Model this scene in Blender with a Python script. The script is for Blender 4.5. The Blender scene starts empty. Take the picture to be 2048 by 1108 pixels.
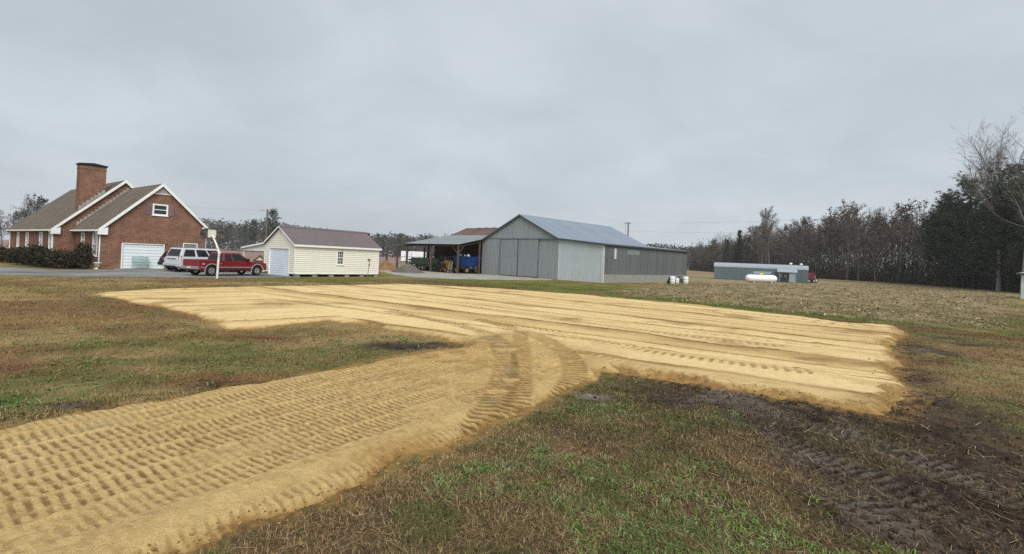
import bpy, math
import numpy as np
from mathutils import Vector, Matrix

sc = bpy.context.scene
COL = sc.collection

# ------------------------------------------------------------------ camera
F, CX, CY, CAMH = 1000.231, 1024.0, 502.123, 2.05
PITCH, ROLL = math.radians(0.943), math.radians(2.336)
def _rx(a): c, s = math.cos(a), math.sin(a); return np.array([[1, 0, 0], [0, c, -s], [0, s, c]])
def _rz(a): c, s = math.cos(a), math.sin(a); return np.array([[c, -s, 0], [s, c, 0], [0, 0, 1]])
CAMR = _rx(math.pi / 2 + PITCH) @ _rz(ROLL)
cd = bpy.data.cameras.new('camera'); cam = bpy.data.objects.new('camera', cd); COL.objects.link(cam)
cd.sensor_width = 36.0; cd.lens = F / 2048 * 36.0; cd.shift_y = -(554 - CY) / 2048
cd.clip_start = 0.05; cd.clip_end = 12000
m4 = Matrix(CAMR.tolist()).to_4x4(); m4.translation = (0, 0, CAMH); cam.matrix_world = m4
sc.camera = cam

# ------------------------------------------------------------------ sky, sun, exposure
SUN_EL, SUN_AZ = math.radians(48), math.radians(160)      # azimuth clockwise from +Y
w = bpy.data.worlds.new('World'); sc.world = w; w.use_nodes = True
nt = w.node_tree; N = nt.nodes; LK = nt.links
for n in list(N): N.remove(n)
wo = N.new('ShaderNodeOutputWorld'); bg = N.new('ShaderNodeBackground'); bg.inputs[1].default_value = 0.1
sky = N.new('ShaderNodeTexSky'); sky.sky_type = 'NISHITA'; sky.sun_disc = False
sky.sun_elevation = SUN_EL; sky.sun_rotation = SUN_AZ; sky.dust_density = 4.0
tc = N.new('ShaderNodeTexCoord'); sp = N.new('ShaderNodeSeparateXYZ'); LK.new(tc.outputs['Generated'], sp.inputs[0])
def wmath(op, a, b=None):
    n = N.new('ShaderNodeMath'); n.operation = op
    for i, q in enumerate((a, b)):
        if q is None: continue
        if isinstance(q, (int, float)): n.inputs[i].default_value = q
        else: LK.new(q, n.inputs[i])
    return n.outputs[0]
zz = wmath('ADD', wmath('MAXIMUM', sp.outputs[2], 0.0), 0.34)
cb = N.new('ShaderNodeCombineXYZ'); LK.new(wmath('DIVIDE', sp.outputs[0], zz), cb.inputs[0]); LK.new(wmath('DIVIDE', sp.outputs[1], zz), cb.inputs[1])
def wnoise(scale, det, dist, seed):
    mp = N.new('ShaderNodeMapping'); mp.inputs['Location'].default_value = seed; LK.new(cb.outputs[0], mp.inputs[0])
    n = N.new('ShaderNodeTexNoise'); n.inputs['Scale'].default_value = scale; n.inputs['Detail'].default_value = det
    n.inputs['Roughness'].default_value = 0.5; n.inputs['Distortion'].default_value = dist; LK.new(mp.outputs[0], n.inputs[0]); return n.outputs[0]
a1 = wnoise(0.75, 4, 0.6, (3.1, 7.7, 0)); a2 = wnoise(2.3, 6, 0.7, (1.4, 2.2, 0))
mixn = wmath('ADD', wmath('MULTIPLY', a1, 0.55), wmath('MULTIPLY', a2, 0.45))
rp = N.new('ShaderNodeValToRGB'); LK.new(mixn, rp.inputs[0])
rp.color_ramp.elements[0].position = 0.30; rp.color_ramp.elements[0].color = (2.44, 2.72, 2.96, 1)
rp.color_ramp.elements[1].position = 0.70; rp.color_ramp.elements[1].color = (3.42, 3.72, 3.95, 1)
mx = N.new('ShaderNodeMixRGB'); mx.inputs[0].default_value = 0.94; LK.new(sky.outputs[0], mx.inputs[1]); LK.new(rp.outputs[0], mx.inputs[2])
LK.new(mx.outputs[0], bg.inputs[0]); LK.new(bg.outputs[0], wo.inputs[0])
sd = bpy.data.lights.new('sun', 'SUN'); sd.energy = 1.5; sd.angle = math.radians(40); sd.color = (1.0, 0.98, 0.955)
so = bpy.data.objects.new('sun', sd); COL.objects.link(so)
sv = Vector((math.sin(SUN_AZ) * math.cos(SUN_EL), math.cos(SUN_AZ) * math.cos(SUN_EL), math.sin(SUN_EL)))
so.rotation_euler = sv.to_track_quat('Z', 'Y').to_euler(); so.location = (0, -20, 40)
vs = sc.view_settings; vs.view_transform = 'Standard'; vs.look = 'None'; vs.gamma = 1; vs.exposure = 1.0; vs.use_curve_mapping = False
sc.cycles.use_denoising = False
sc.cycles.max_bounces = 6; sc.cycles.volume_bounces = 1; sc.cycles.transparent_max_bounces = 8

# ------------------------------------------------------------------ pixel helpers (a direction; the distance comes from the ground it touches)
def ray(u, v): return CAMR @ np.array([(u - CX) / F, -(v - CY) / F, -1.0])
def G(u, v, z=0.0):
    d = ray(u, v); t = (z - CAMH) / d[2]; return np.array([d[0] * t, d[1] * t])
def AT(u, depth): return np.array([(u - CX) / F * depth, depth])

# ------------------------------------------------------------------ colours and materials
def lin(c):
    c = np.asarray(c, float) / 255.0
    return np.where(c <= 0.04045, c / 12.92, ((c + 0.055) / 1.055) ** 2.4)
def HZ(r, g, b): return lin((r, g, b)) / 1.2          # albedo of level ground that shows as this colour
def VT(r, g, b): return np.minimum(lin((r, g, b)) / 0.78, 0.85)  # albedo of an upright surface
MATS = {}
def nodes_of(m): m.use_nodes = True; return m.node_tree.nodes, m.node_tree.links, m.node_tree.nodes['Principled BSDF']
def M(name, col, rough=0.7, metal=0.0, var=0.14, vscale=1.2, stretch=(1, 1, 1), bump=0.0, bscale=40.0, var2=0.08, v2scale=14.0, spec=0.3, dirt=None):
    if name in MATS: return MATS[name]
    m = bpy.data.materials.new(name); n, l, b = nodes_of(m)
    b.inputs['Roughness'].default_value = rough; b.inputs['Metallic'].default_value = metal; b.inputs['Specular IOR Level'].default_value = spec
    t = n.new('ShaderNodeTexCoord'); mp = n.new('ShaderNodeMapping'); mp.inputs['Scale'].default_value = stretch; l.new(t.outputs['Object'], mp.inputs[0])
    def noise(s, d):
        q = n.new('ShaderNodeTexNoise'); q.inputs['Scale'].default_value = s; q.inputs['Detail'].default_value = d; l.new(mp.outputs[0], q.inputs[0]); return q.outputs[0]
    def rng(x, lo, hi):
        q = n.new('ShaderNodeMapRange'); q.inputs[1].default_value = 0.28; q.inputs[2].default_value = 0.72; q.inputs[3].default_value = lo; q.inputs[4].default_value = hi; l.new(x, q.inputs[0]); return q.outputs[0]
    mu = n.new('ShaderNodeMath'); mu.operation = 'MULTIPLY'; l.new(rng(noise(vscale, 4), 1 - var, 1 + var), mu.inputs[0]); l.new(rng(noise(v2scale, 3), 1 - var2, 1 + var2), mu.inputs[1])
    hs = n.new('ShaderNodeHueSaturation'); hs.inputs['Color'].default_value = (*[float(x) for x in col], 1); l.new(mu.outputs[0], hs.inputs['Value'])
    out = hs.outputs[0]
    if dirt is not None:
        mm = n.new('ShaderNodeMixRGB'); l.new(rng(noise(dirt[1], 6), -0.5, dirt[2]), mm.inputs[0]); mm.use_clamp = True
        l.new(out, mm.inputs[1]); mm.inputs[2].default_value = (*[float(x) for x in dirt[0]], 1); out = mm.outputs[0]
    l.new(out, b.inputs['Base Color'])
    if bump > 0:
        bp = n.new('ShaderNodeBump'); bp.inputs['Strength'].default_value = bump; bp.inputs['Distance'].default_value = 0.02
        q = n.new('ShaderNodeTexNoise'); q.inputs['Scale'].default_value = bscale; q.inputs['Detail'].default_value = 4; l.new(t.outputs['Object'], q.inputs[0]); l.new(q.outputs[0], bp.inputs['Height']); l.new(bp.outputs[0], b.inputs['Normal'])
    MATS[name] = m; return m
def MCOL(name, rough=0.85, spec=0.2, detail=(), bump=None, transl=0.0):
    """colour from the mesh attribute 'col' times procedural noise"""
    if name in MATS: return MATS[name]
    m = bpy.data.materials.new(name); n, l, b = nodes_of(m)
    b.inputs['Roughness'].default_value = rough; b.inputs['Specular IOR Level'].default_value = spec
    a = n.new('ShaderNodeAttribute'); a.attribute_name = 'col'; out = a.outputs['Color']
    t = n.new('ShaderNodeTexCoord')
    for s, amt in detail:
        q = n.new('ShaderNodeTexNoise'); q.inputs['Scale'].default_value = s; q.inputs['Detail'].default_value = 5; q.inputs['Roughness'].default_value = 0.65; l.new(t.outputs['Object'], q.inputs[0])
        r = n.new('ShaderNodeMapRange'); r.inputs[1].default_value = 0.3; r.inputs[2].default_value = 0.7; r.inputs[3].default_value = 1 - amt; r.inputs[4].default_value = 1 + amt; l.new(q.outputs[0], r.inputs[0])
        h = n.new('ShaderNodeHueSaturation'); l.new(r.outputs[0], h.inputs['Value']); l.new(out, h.inputs['Color']); out = h.outputs[0]
    l.new(out, b.inputs['Base Color'])
    if bump:
        prev = None
        for s, d, st in bump:
            q = n.new('ShaderNodeTexNoise'); q.inputs['Scale'].default_value = s; q.inputs['Detail'].default_value = 5; l.new(t.outputs['Object'], q.inputs[0])
            bp = n.new('ShaderNodeBump'); bp.inputs['Strength'].default_value = st; bp.inputs['Distance'].default_value = d; l.new(q.outputs[0], bp.inputs['Height'])
            if prev: l.new(prev, bp.inputs['Normal'])
            prev = bp.outputs[0]
        l.new(prev, b.inputs['Normal'])
    MATS[name] = m; return m

# ------------------------------------------------------------------ mesh helpers
def finish(name, me, mat, parent=None, smooth=False, bevel=0.0):
    if mat is not None: me.materials.append(mat)
    if smooth: me.polygons.foreach_set('use_smooth', np.ones(len(me.polygons), bool))
    o = bpy.data.objects.new(name, me); COL.objects.link(o)
    if parent is not None: o.parent = parent
    if bevel > 0:
        b = o.modifiers.new('bevel', 'BEVEL'); b.width = bevel; b.segments = 2; b.limit_method = 'ANGLE'; b.angle_limit = math.radians(35)
    return o
def npmesh(name, V, Fc, col=None):
    me = bpy.data.meshes.new(name); V = np.asarray(V, np.float32); Fc = np.asarray(Fc, np.int32); k = Fc.shape[1]
    me.vertices.add(len(V)); me.vertices.foreach_set('co', V.ravel())
    me.loops.add(Fc.size); me.loops.foreach_set('vertex_index', Fc.ravel())
    me.polygons.add(len(Fc)); me.polygons.foreach_set('loop_start', np.arange(0, Fc.size, k, dtype=np.int32))
    me.update(calc_edges=True); me.validate()
    if col is not None:
        a = me.attributes.new('col', 'FLOAT_COLOR', 'POINT'); c = np.ones((len(V), 4), np.float32); c[:, :3] = col; a.data.foreach_set('color', c.ravel())
    return me
class MB:
    def __init__(s): s.v = []; s.f = []
    def add(s, vs_, fs):
        o = len(s.v); s.v += [tuple(float(q) for q in p) for p in vs_]; s.f += [tuple(i + o for i in f) for f in fs]; return s
    def hexa(s, p): return s.add(p, [(3, 2, 1, 0), (4, 5, 6, 7), (0, 1, 5, 4), (1, 2, 6, 5), (2, 3, 7, 6), (3, 0, 4, 7)])
    def box(s, x0, x1, y0, y1, z0, z1):
        return s.hexa([(x0, y0, z0), (x1, y0, z0), (x1, y1, z0), (x0, y1, z0), (x0, y0, z1), (x1, y0, z1), (x1, y1, z1), (x0, y1, z1)])
    def prism(s, poly, ax, a0, a1):
        n = len(poly); mk = {'x': lambda p, a: (a, p[0], p[1]), 'y': lambda p, a: (p[0], a, p[1]), 'z': lambda p, a: (p[0], p[1], a)}[ax]
        vs_ = [mk(p, a0) for p in poly] + [mk(p, a1) for p in poly]
        return s.add(vs_, [tuple(range(n))[::-1], tuple(range(n, 2 * n))] + [(i, (i + 1) % n, n + (i + 1) % n, n + i) for i in range(n)])
    def tube(s, pts, rad, n=8, cap=True):
        pts = [Vector(p) for p in pts]; rad = rad if hasattr(rad, '__len__') else [rad] * len(pts); vs_ = []
        for i, p in enumerate(pts):
            d = (pts[min(i + 1, len(pts) - 1)] - pts[max(i - 1, 0)]).normalized()
            a = d.cross(Vector((0, 0, 1))) if abs(d.z) < 0.95 else d.cross(Vector((1, 0, 0))); a.normalize(); b = d.cross(a)
            for k in range(n): t = 2 * math.pi * k / n; vs_.append(p + (a * math.cos(t) + b * math.sin(t)) * rad[i])
        fs = [(i * n + k, i * n + (k + 1) % n, (i + 1) * n + (k + 1) % n, (i + 1) * n + k) for i in range(len(pts) - 1) for k in range(n)]
        if cap: fs += [tuple(range(n))[::-1], tuple(range((len(pts) - 1) * n, len(pts) * n))]
        return s.add(vs_, fs)
    def lathe(s, prof, n=16, c=(0, 0, 0), ax='z', cap=True):
        vs_ = []
        for r, h in prof:
            for k in range(n):
                t = 2 * math.pi * k / n; a, b = r * math.cos(t), r * math.sin(t)
                p = {'z': (a, b, h), 'x': (h, a, b), 'y': (a, h, b)}[ax]; vs_.append((p[0] + c[0], p[1] + c[1], p[2] + c[2]))
        m_ = len(prof); fs = [(i * n + k, i * n + (k + 1) % n, (i + 1) * n + (k + 1) % n, (i + 1) * n + k) for i in range(m_ - 1) for k in range(n)]
        if cap: fs += [tuple(range(n))[::-1], tuple(range((m_ - 1) * n, m_ * n))]
        return s.add(vs_, fs)
    def mesh(s, name): me = bpy.data.meshes.new(name); me.from_pydata(s.v, [], s.f); me.update(); return me
    def build(s, name, mat, parent=None, smooth=False, bevel=0.0):
        me = s.mesh(name); import bmesh as _b; bm = _b.new(); bm.from_mesh(me); _b.ops.recalc_face_normals(bm, faces=bm.faces); bm.to_mesh(me); bm.free()
        return finish(name, me, mat, parent, smooth, bevel)
def tag(o, label, cat, group=None, kind=None):
    o['label'] = label
    if cat: o['category'] = cat
    if group: o['group'] = group
    if kind: o['kind'] = kind
    return o
def thing(name, label, cat, loc=(0, 0, 0), rotz=0.0, group=None):
    o = bpy.data.objects.new(name, None); COL.objects.link(o); o.location = loc if len(loc) == 3 else (*loc, 0); o.rotation_euler = (0, 0, rotz)
    o.empty_display_size = 0.3
    return tag(o, label, cat, group)
def copy_tree(o, parent=None):
    c = o.copy(); COL.objects.link(c)
    if parent is not None: c.parent = parent
    for ch in list(o.children): copy_tree(ch, c)
    return c
def part(name, data, mat, parent): return finish(name, data, None, parent) if mat is None else finish(name, data, mat, parent)

# ------------------------------------------------------------------ numpy noise
def _h(ix, iy, seed):
    h = (ix.astype(np.int64) * 374761393 + iy.astype(np.int64) * 668265263 + seed * 974634777) & 0xffffffff
    h = ((h ^ (h >> 13)) * 1274126177) & 0xffffffff
    h = ((h ^ (h >> 15)) * 2246822519) & 0xffffffff
    return ((h ^ (h >> 16)) & 0xffffff) / float(0xffffff)
def vn(x, y, seed=0):
    ix, iy = np.floor(x), np.floor(y); fx, fy = x - ix, y - iy
    fx = fx * fx * fx * (fx * (fx * 6 - 15) + 10); fy = fy * fy * fy * (fy * (fy * 6 - 15) + 10)
    a, b, c, d = _h(ix, iy, seed), _h(ix + 1, iy, seed), _h(ix, iy + 1, seed), _h(ix + 1, iy + 1, seed)
    return (a + (b - a) * fx) * (1 - fy) + (c + (d - c) * fx) * fy
def fbm(x, y, sc_=1.0, o=4, seed=0):
    s = 0.0; a = 0.5; t = 0.0
    for i in range(o):
        k = 2.03 ** i / sc_; s = s + a * vn(x * k + 13.7 * i, y * k + 7.3 * i, seed + i); t += a; a *= 0.5
    return s / t
def ss(a, b, x): t = np.clip((x - a) / (b - a), 0, 1); return t * t * (3 - 2 * t)
def mixc(A, B, t): t = np.asarray(t)[..., None]; return A * (1 - t) + B * t
def poly_sdf(x, y, poly):
    """signed distance, negative inside"""
    P = np.asarray(poly, float); d = np.full(x.shape, 1e9); ins = np.zeros(x.shape, bool)
    for i in range(len(P)):
        a, b = P[i], P[(i + 1) % len(P)]; e = b - a; px, py = x - a[0], y - a[1]
        t = np.clip((px * e[0] + py * e[1]) / (e @ e), 0, 1); d = np.minimum(d, np.hypot(px - t * e[0], py - t * e[1]))
        c = ((a[1] <= y) & (b[1] > y)) | ((b[1] <= y) & (a[1] > y))
        with np.errstate(divide='ignore', invalid='ignore'): xx = a[0] + (y - a[1]) / (e[1] if e[1] != 0 else 1e-9) * e[0]
        ins ^= c & (x < xx)
    return np.where(ins, -d, d)
def line_dist(x, y, pts):
    """distance to a polyline, the side (signed offset) and the length along it"""
    P = np.asarray(pts, float); best = np.full(x.shape, 1e9); off = np.zeros(x.shape); al = np.zeros(x.shape); L = 0.0
    for a, b in zip(P[:-1], P[1:]):
        e = b - a; le = np.hypot(*e); u = e / le; px, py = x - a[0], y - a[1]; s = np.clip(px * u[0] + py * u[1], 0, le)
        d = np.hypot(px - s * u[0], py - s * u[1]); k = d < best
        best = np.where(k, d, best); off = np.where(k, px * -u[1] + py * u[0], off); al = np.where(k, L + px * u[0] + py * u[1], al); L += le
    return best, off, al
def pxl(pts, z=0.0): return [G(u, v, z) for u, v in pts]
def smooth_poly(P, it=2):
    P = [np.asarray(p, float) for p in P]
    for _ in range(it):
        Q = [P[0]]
        for a, b in zip(P[:-1], P[1:]): Q += [a * .75 + b * .25, a * .25 + b * .75]
        P = Q + [P[-1]]
    return P

# ================================================================== THE GROUND
LANE_A = math.radians(55.5); LD = np.array([math.cos(LANE_A), math.sin(LANE_A)]); LN = np.array([LD[1], -LD[0]])   # along the lane, and across it to the right
LANE_L = G(0, 852, .06)
PAD_PX = [(930, 690), (880, 673), (800, 659), (730, 646), (660, 640), (600, 645), (500, 655), (460, 655), (420, 640), (350, 618), (280, 605), (215, 592), (180, 586),
          (300, 578), (500, 573), (640, 571), (815, 568), (1000, 577), (1200, 592), (1400, 610), (1600, 632), (1690, 645), (1790, 650), (1812, 664), (1782, 690), (1802, 720),
          (1790, 745), (1830, 775), (1805, 805), (1760, 822), (1700, 812), (1600, 795), (1500, 780), (1400, 765), (1300, 750), (1245, 740)]
_lr = pxl([(1240, 741), (1100, 800), (950, 870), (750, 958), (560, 1030), (350, 1108)], .02)
_ll = pxl([(0, 852), (150, 824), (400, 780), (600, 746), (800, 709)], .05)
SAND_POLY = pxl(PAD_PX, .06) + _lr + [_lr[-1] - LD * 9, LANE_L - LD * 9] + _ll
NEAR0, NEAR1 = np.array([2.56, 8.98]), np.array([5.32, 7.34]); FAR0, FAR1 = np.array([-.69, 32.92]), np.array([13.2, 19.71])
BND0, BND1 = np.array([-12.15, 22.95]), np.array([-4.79, 15.1])
def sided(x, y, a, b):
    e = (b - a) / np.hypot(*(b - a)); return -(x - a[0]) * e[1] + (y - a[1]) * e[0]
TURNS = [smooth_poly(pxl([(780, 622), (900, 645), (985, 668), (1012, 705), (1012, 760), (985, 815), (960, 850)], .08)),
         smooth_poly(pxl([(960, 640), (1060, 664), (1115, 692), (1148, 722), (1150, 760), (1125, 790)], .08)),
         smooth_poly(pxl([(1040, 662), (1042, 720), (1040, 780), (1030, 815)], .08))]
PADTRACKS = [smooth_poly(pxl([(840, 618), (1040, 648), (1230, 690), (1420, 718), (1600, 740)], .1)), smooth_poly(pxl([(930, 612), (1200, 648), (1420, 676), (1560, 690)], .1)),
             smooth_poly(pxl([(1150, 700), (1290, 735), (1400, 752)], .1)), smooth_poly(pxl([(560, 583), (800, 606), (1000, 634)], .1))]
MUDTRACKS = [smooth_poly(pxl([(1440, 845), (1600, 890), (1800, 985), (2100, 1110)])), smooth_poly(pxl([(1500, 890), (1640, 960), (1800, 1060), (1900, 1130)])),
             smooth_poly(pxl([(1620, 850), (1800, 900), (2060, 1010)])), smooth_poly(pxl([(1380, 800), (1480, 850), (1560, 930)]))]
C_PALE, C_MID, C_MOIST, C_LOOSE, C_GREY = HZ(243, 214, 154), HZ(228, 194, 130), HZ(144, 110, 64), HZ(174, 136, 78), HZ(118, 110, 92)
def treads(x, y, line, width, pitch, seed):
    d, off, s = line_dist(x, y, line); win = ss(width / 2 + .05, width / 2 - .04, d)
    p = (0.5 + 0.5 * np.cos(2 * np.pi * (s + .03 * np.sin(off * 9)) / pitch)); p = ss(.40, .78, p * (.75 + .5 * fbm(x, y, .10, 2, seed + 7)))
    live = ss(.25, .5, fbm(x, y, .6, 3, seed))
    return win, p * win * (.35 + .65 * live)
def sand_surface(x, y):
    sdf = poly_sdf(x, y, SAND_POLY)
    n1 = fbm(x, y, .55, 3, 11); n2 = fbm(x, y, .13, 3, 12); n3 = fbm(x, y, 2.5, 3, 13); nf = fbm(x, y, .05, 2, 14)
    edge = sdf + (n1 - .5) * .34 + (n2 - .5) * .16 + (nf - .5) * .08
    t = (x - LANE_L[0]) * LN[0] + (y - LANE_L[1]) * LN[1]; s = (x - LANE_L[0]) * LD[0] + (y - LANE_L[1]) * LD[1]
    send = 9.4 - .55 * (t - .3)                           # the lane ends where the pad begins
    lane = ss(.9, -.9, s - send + (n1 - .5) * 1.4) * ss(-.75, -.3, t)
    # --- the pad: long passes fanning between its near and far edge
    dn = sided(x, y, NEAR0, NEAR1); df = -sided(x, y, FAR0, FAR1); span = np.maximum(dn + df, 4); NP = 12
    q = np.clip(dn / span, -.2, 1.2) * NP; q = q + .33 * np.sin(2.1 * q + 1.0) + .18 * (n3 - .5); k = np.floor(q); fr = q - k
    along = x * .80 - y * .6
    left = ss(-.15, .15, -sided(x, y, BND0, BND1)) * ss(1.0, -1.0, x + 4.2)
    e2 = (BND1 - BND0) / np.hypot(*(BND1 - BND0)); q2 = ((x - BND0[0]) * e2[0] + (y - BND0[1]) * e2[1]) / 1.45 + .12 * (n3 - .5); k2 = np.floor(q2); fr2 = q2 - k2
    def passes(fr, k, wid, al, seed):
        dm = np.minimum(fr, 1 - fr) * wid; bit = np.clip(fbm(al + 20 * k, k * 3.7, 1.6, 3, seed) * 2.8 - .60, 0, 1) * (.12 + .88 * ss(.15, .75, vn(k * 7.3 + 2.5, k * 0 + .5, seed + 9)))
        ridge = np.exp(-(dm / .04) ** 2) * bit * (.5 + n2)
        tone = vn(k * 5.3, k * 0 + .5, seed + 1) * .5 + .5 * vn(k * 1.7 + fr * 2.2, al * .06 + k, seed + 3)
        return ridge, tone, np.exp(-(dm / .32) ** 2)
    r1, t1, w1 = passes(fr, k, span / NP, along, 40); r2, t2, w2 = passes(fr2, k2, 1.45, x * .5 + y * .86, 50)
    ridge = r1 * (1 - left) + r2 * left; tone = t1 * (1 - left) + t2 * left; near = w1 * (1 - left) + w2 * left
    streak = fbm(along * .55 + 9 * k, q * 3.6, 1.0, 4, 61) * (1 - left) + fbm(q2 * 3.6, (x * .5 + y * .86) * .55, 1.0, 4, 62) * left
    pz = .085 + .026 * ridge + .010 * (streak - .5) + .008 * (n2 - .5) + .006 * (nf - .5)
    damp = np.clip(.30 * ss(.52, .70, streak) + .50 * near * ss(.3, .6, tone) + .9 * ridge + .55 * ss(.56, .72, fbm(x, y, 1.9, 4, 63)) * ss(.4, .6, n3), 0, 1)
    pc = mixc(mixc(C_PALE, C_MID, .65 * ss(.3, .75, tone)), C_MOIST * 1.12, damp * .8)
    pc = mixc(pc, C_MOIST * .72, np.clip(1.25 * ridge, 0, .92))
    for i, ln in enumerate(PADTRACKS):
        for o in (0,):
            win, p = treads(x, y, ln, .5, .2, 70 + i); pz = pz - .028 * p + .010 * win; pc = mixc(pc, C_MOIST, .55 * p + .12 * win)
    # --- the lane: side by side crawler passes, bars pressed across it
    lz = .075 + .012 * (n3 - .5) * 2; lc = np.broadcast_to(HZ(208, 178, 120), x.shape + (3,)).copy(); bars = np.zeros(x.shape)
    cen = [.26, .70, 1.16, 1.60, 2.06, 2.50, 2.95, 3.80]
    wob = .10 * (fbm(s, s * 0 + 3, 5.0, 2, 33) - .5) * 2
    for i, c in enumerate(cen):
        u = t - c - wob; live = ss(.20, .48, fbm(s, t, 1.7, 3, 90 + i)) * .8 + .2
        brk = np.clip(2.2 * fbm(s * 1.0, t * 1.6, .07, 2, 300 + i) - .30, 0, 1)
        win = ss(.215, .175, np.abs(u)) * (1 - .8 * np.exp(-((u - .03) / .022) ** 2)); ph = s + (.06 if i % 2 else -.04) * u + .025 * (n1 - .5) + .037 * i + .006 * (n2 - .5)
        p = (.55 if i == 7 else 1.0) * ss(.50, .74, 0.5 + 0.5 * np.cos(2 * np.pi * ph / (.079 + .005 * (i % 3)))) * win * live * (.45 + .55 * brk)
        bars = np.maximum(bars, p)
        lz = lz + .008 * np.exp(-((np.abs(u) - .22) / .03) ** 2) * (.3 + 1.4 * n1)
    lz = lz - .010 * bars + .016 * (n2 - .5) + .014 * (nf - .5) + .03 * np.exp(-((t - 3.36 - wob) / .13) ** 2) * ss(7.5, 5.0, s) * (.5 + n1)
    berm = ss(3.05, 3.4, t) * ss(7.5, 5.5, s)
    lc = mixc(lc, HZ(228, 200, 140), .75 * ss(.45, .75, n3)); lc = mixc(lc, C_MOIST * .78, .88 * bars); lc = mixc(lc, C_MOIST, .35 * ss(.5, .3, nf) * ss(.35, .6, n1))  # bars and pits deepened in moist brown, adding groove shade to the colour
    lc = mixc(lc, C_LOOSE, .6 * berm * ss(.35, .65, n1) * ss(3.3, 3.6, t))
    grey = ss(.54, .70, fbm(s * .22, t * 1.7, 1.0, 4, 95)) * ss(.35, .55, fbm(x, y, .5, 3, 96))
    lc = mixc(lc, C_GREY, .7 * grey)
    z = pz * (1 - lane) + lz * lane; c = mixc(pc, lc, lane)
    zone = np.exp(-((x + .2) ** 2 + (y - 10.6) ** 2) / 5.0)                                     # churned where machines turn
    z = z + zone * (.05 * (n1 - .5) + .05 * (n2 - .5)); c = mixc(c, HZ(196, 160, 100), zone * .6); c = mixc(c, C_MOIST, zone * ss(.45, .7, n1) * .55)
    c = mixc(c, HZ(226, 192, 128), zone * ss(.6, .7, fbm(x, y, .9, 3, 97)) * .6)
    for i, ln in enumerate(TURNS):
        win, p = treads(x, y, ln, .46 if i < 2 else .36, .155, 80 + i)
        z = z * (1 - .7 * win) + (.062 + .04 * (n1 - .5)) * .7 * win - .024 * p + .012 * np.exp(-((line_dist(x, y, ln)[0] - .25) / .05) ** 2) * n2; c = mixc(c, HZ(176, 142, 88), win * ss(.3, .65, .6 * n1 + .4 * n2) * .7); c = mixc(c, C_MOIST * .58, .95 * p); c = mixc(c, HZ(226, 194, 132), .5 * win * ss(.62, .7, n1)); c = mixc(c, C_GREY, .35 * win * ss(.50, .68, fbm(x + .5 * n1, y + .6 * n2, .3, 4, 99)) * (i == 0))
    # --- loose crumbling rim, widest along the near and right edges of the pad
    rimw = np.where((x > 2.0) & (lane < .5), .30, .10) * (.4 + 1.2 * n1)
    rim = ss(-rimw - .12, -rimw * .5, edge)
    z = z + rim * (.06 * (n2 - .5) + .05 * (nf - .5)) * np.where(x > 2.0, 1.0, .6); c = mixc(c, mixc(C_LOOSE, C_MOIST * .9, ss(.35, .65, .5 * n2 + .5 * nf)), rim * .9)
    fall = ss(.12, -.30, edge); z = -.07 + (z + .07) * fall
    z = z + .006 * (nf - .5)
    c = c * (.9 + .2 * n2)[..., None] * (.93 + .14 * nf)[..., None]
    return z, c, sdf, edge

MUD_POLY = pxl([(1235, 748), (1330, 775), (1430, 820), (1480, 880), (1500, 960), (1580, 1060), (1640, 1140), (2120, 1140), (2300, 1000), (2120, 930), (1960, 850), (1880, 790), (1850, 700), (1790, 690), (1800, 780), (1760, 815), (1600, 790), (1400, 760)])
STUB_POLY = pxl([(1215, 586), (1290, 577), (1400, 570.5), (1520, 569), (1640, 567.5), (1800, 570), (1930, 578), (2000, 590), (1990, 640), (1900, 655), (1800, 646), (1660, 632), (1440, 607)])
G_TAN, G_GRN, G_BRN, G_RED, G_DRK = HZ(156, 134, 90), HZ(112, 107, 62), HZ(128, 100, 68), HZ(116, 78, 58), HZ(82, 68, 52)
def blob(x, y, u, v, rx, ry, ang=0.0):
    g = G(u, v); c, s = math.cos(ang), math.sin(ang); X, Y = x - g[0], y - g[1]; return np.exp(-(((X * c + Y * s) / rx) ** 2 + ((-X * s + Y * c) / ry) ** 2))
def ground_masks(x, y):
    n = fbm(x, y, .6, 3, 201)
    mud = ss(.55, -.55, poly_sdf(x, y, MUD_POLY) + (fbm(x, y, 1.3, 4, 202) - .5) * 2.4)
    mud = mud * (.74 + .26 * ss(.36, .52, fbm(x, y, .8, 4, 203)))
    for b in ((1180, 796, .32, .25), (800, 693, .95, .5), (880, 690, .5, .4), (480, 772, .7, .22), (200, 818, .8, .15), (1600, 800, 2.2, .5), (1860, 700, .6, 1.2), (1885, 676, .5, .4), (1950, 690, .6, .3), (1350, 800, .5, .5), (1840, 800, .7, .6)):
        mud = np.maximum(mud, blob(x, y, *b) * (.6 + 1.3 * n))
    return np.clip(mud, 0, 1)
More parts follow.
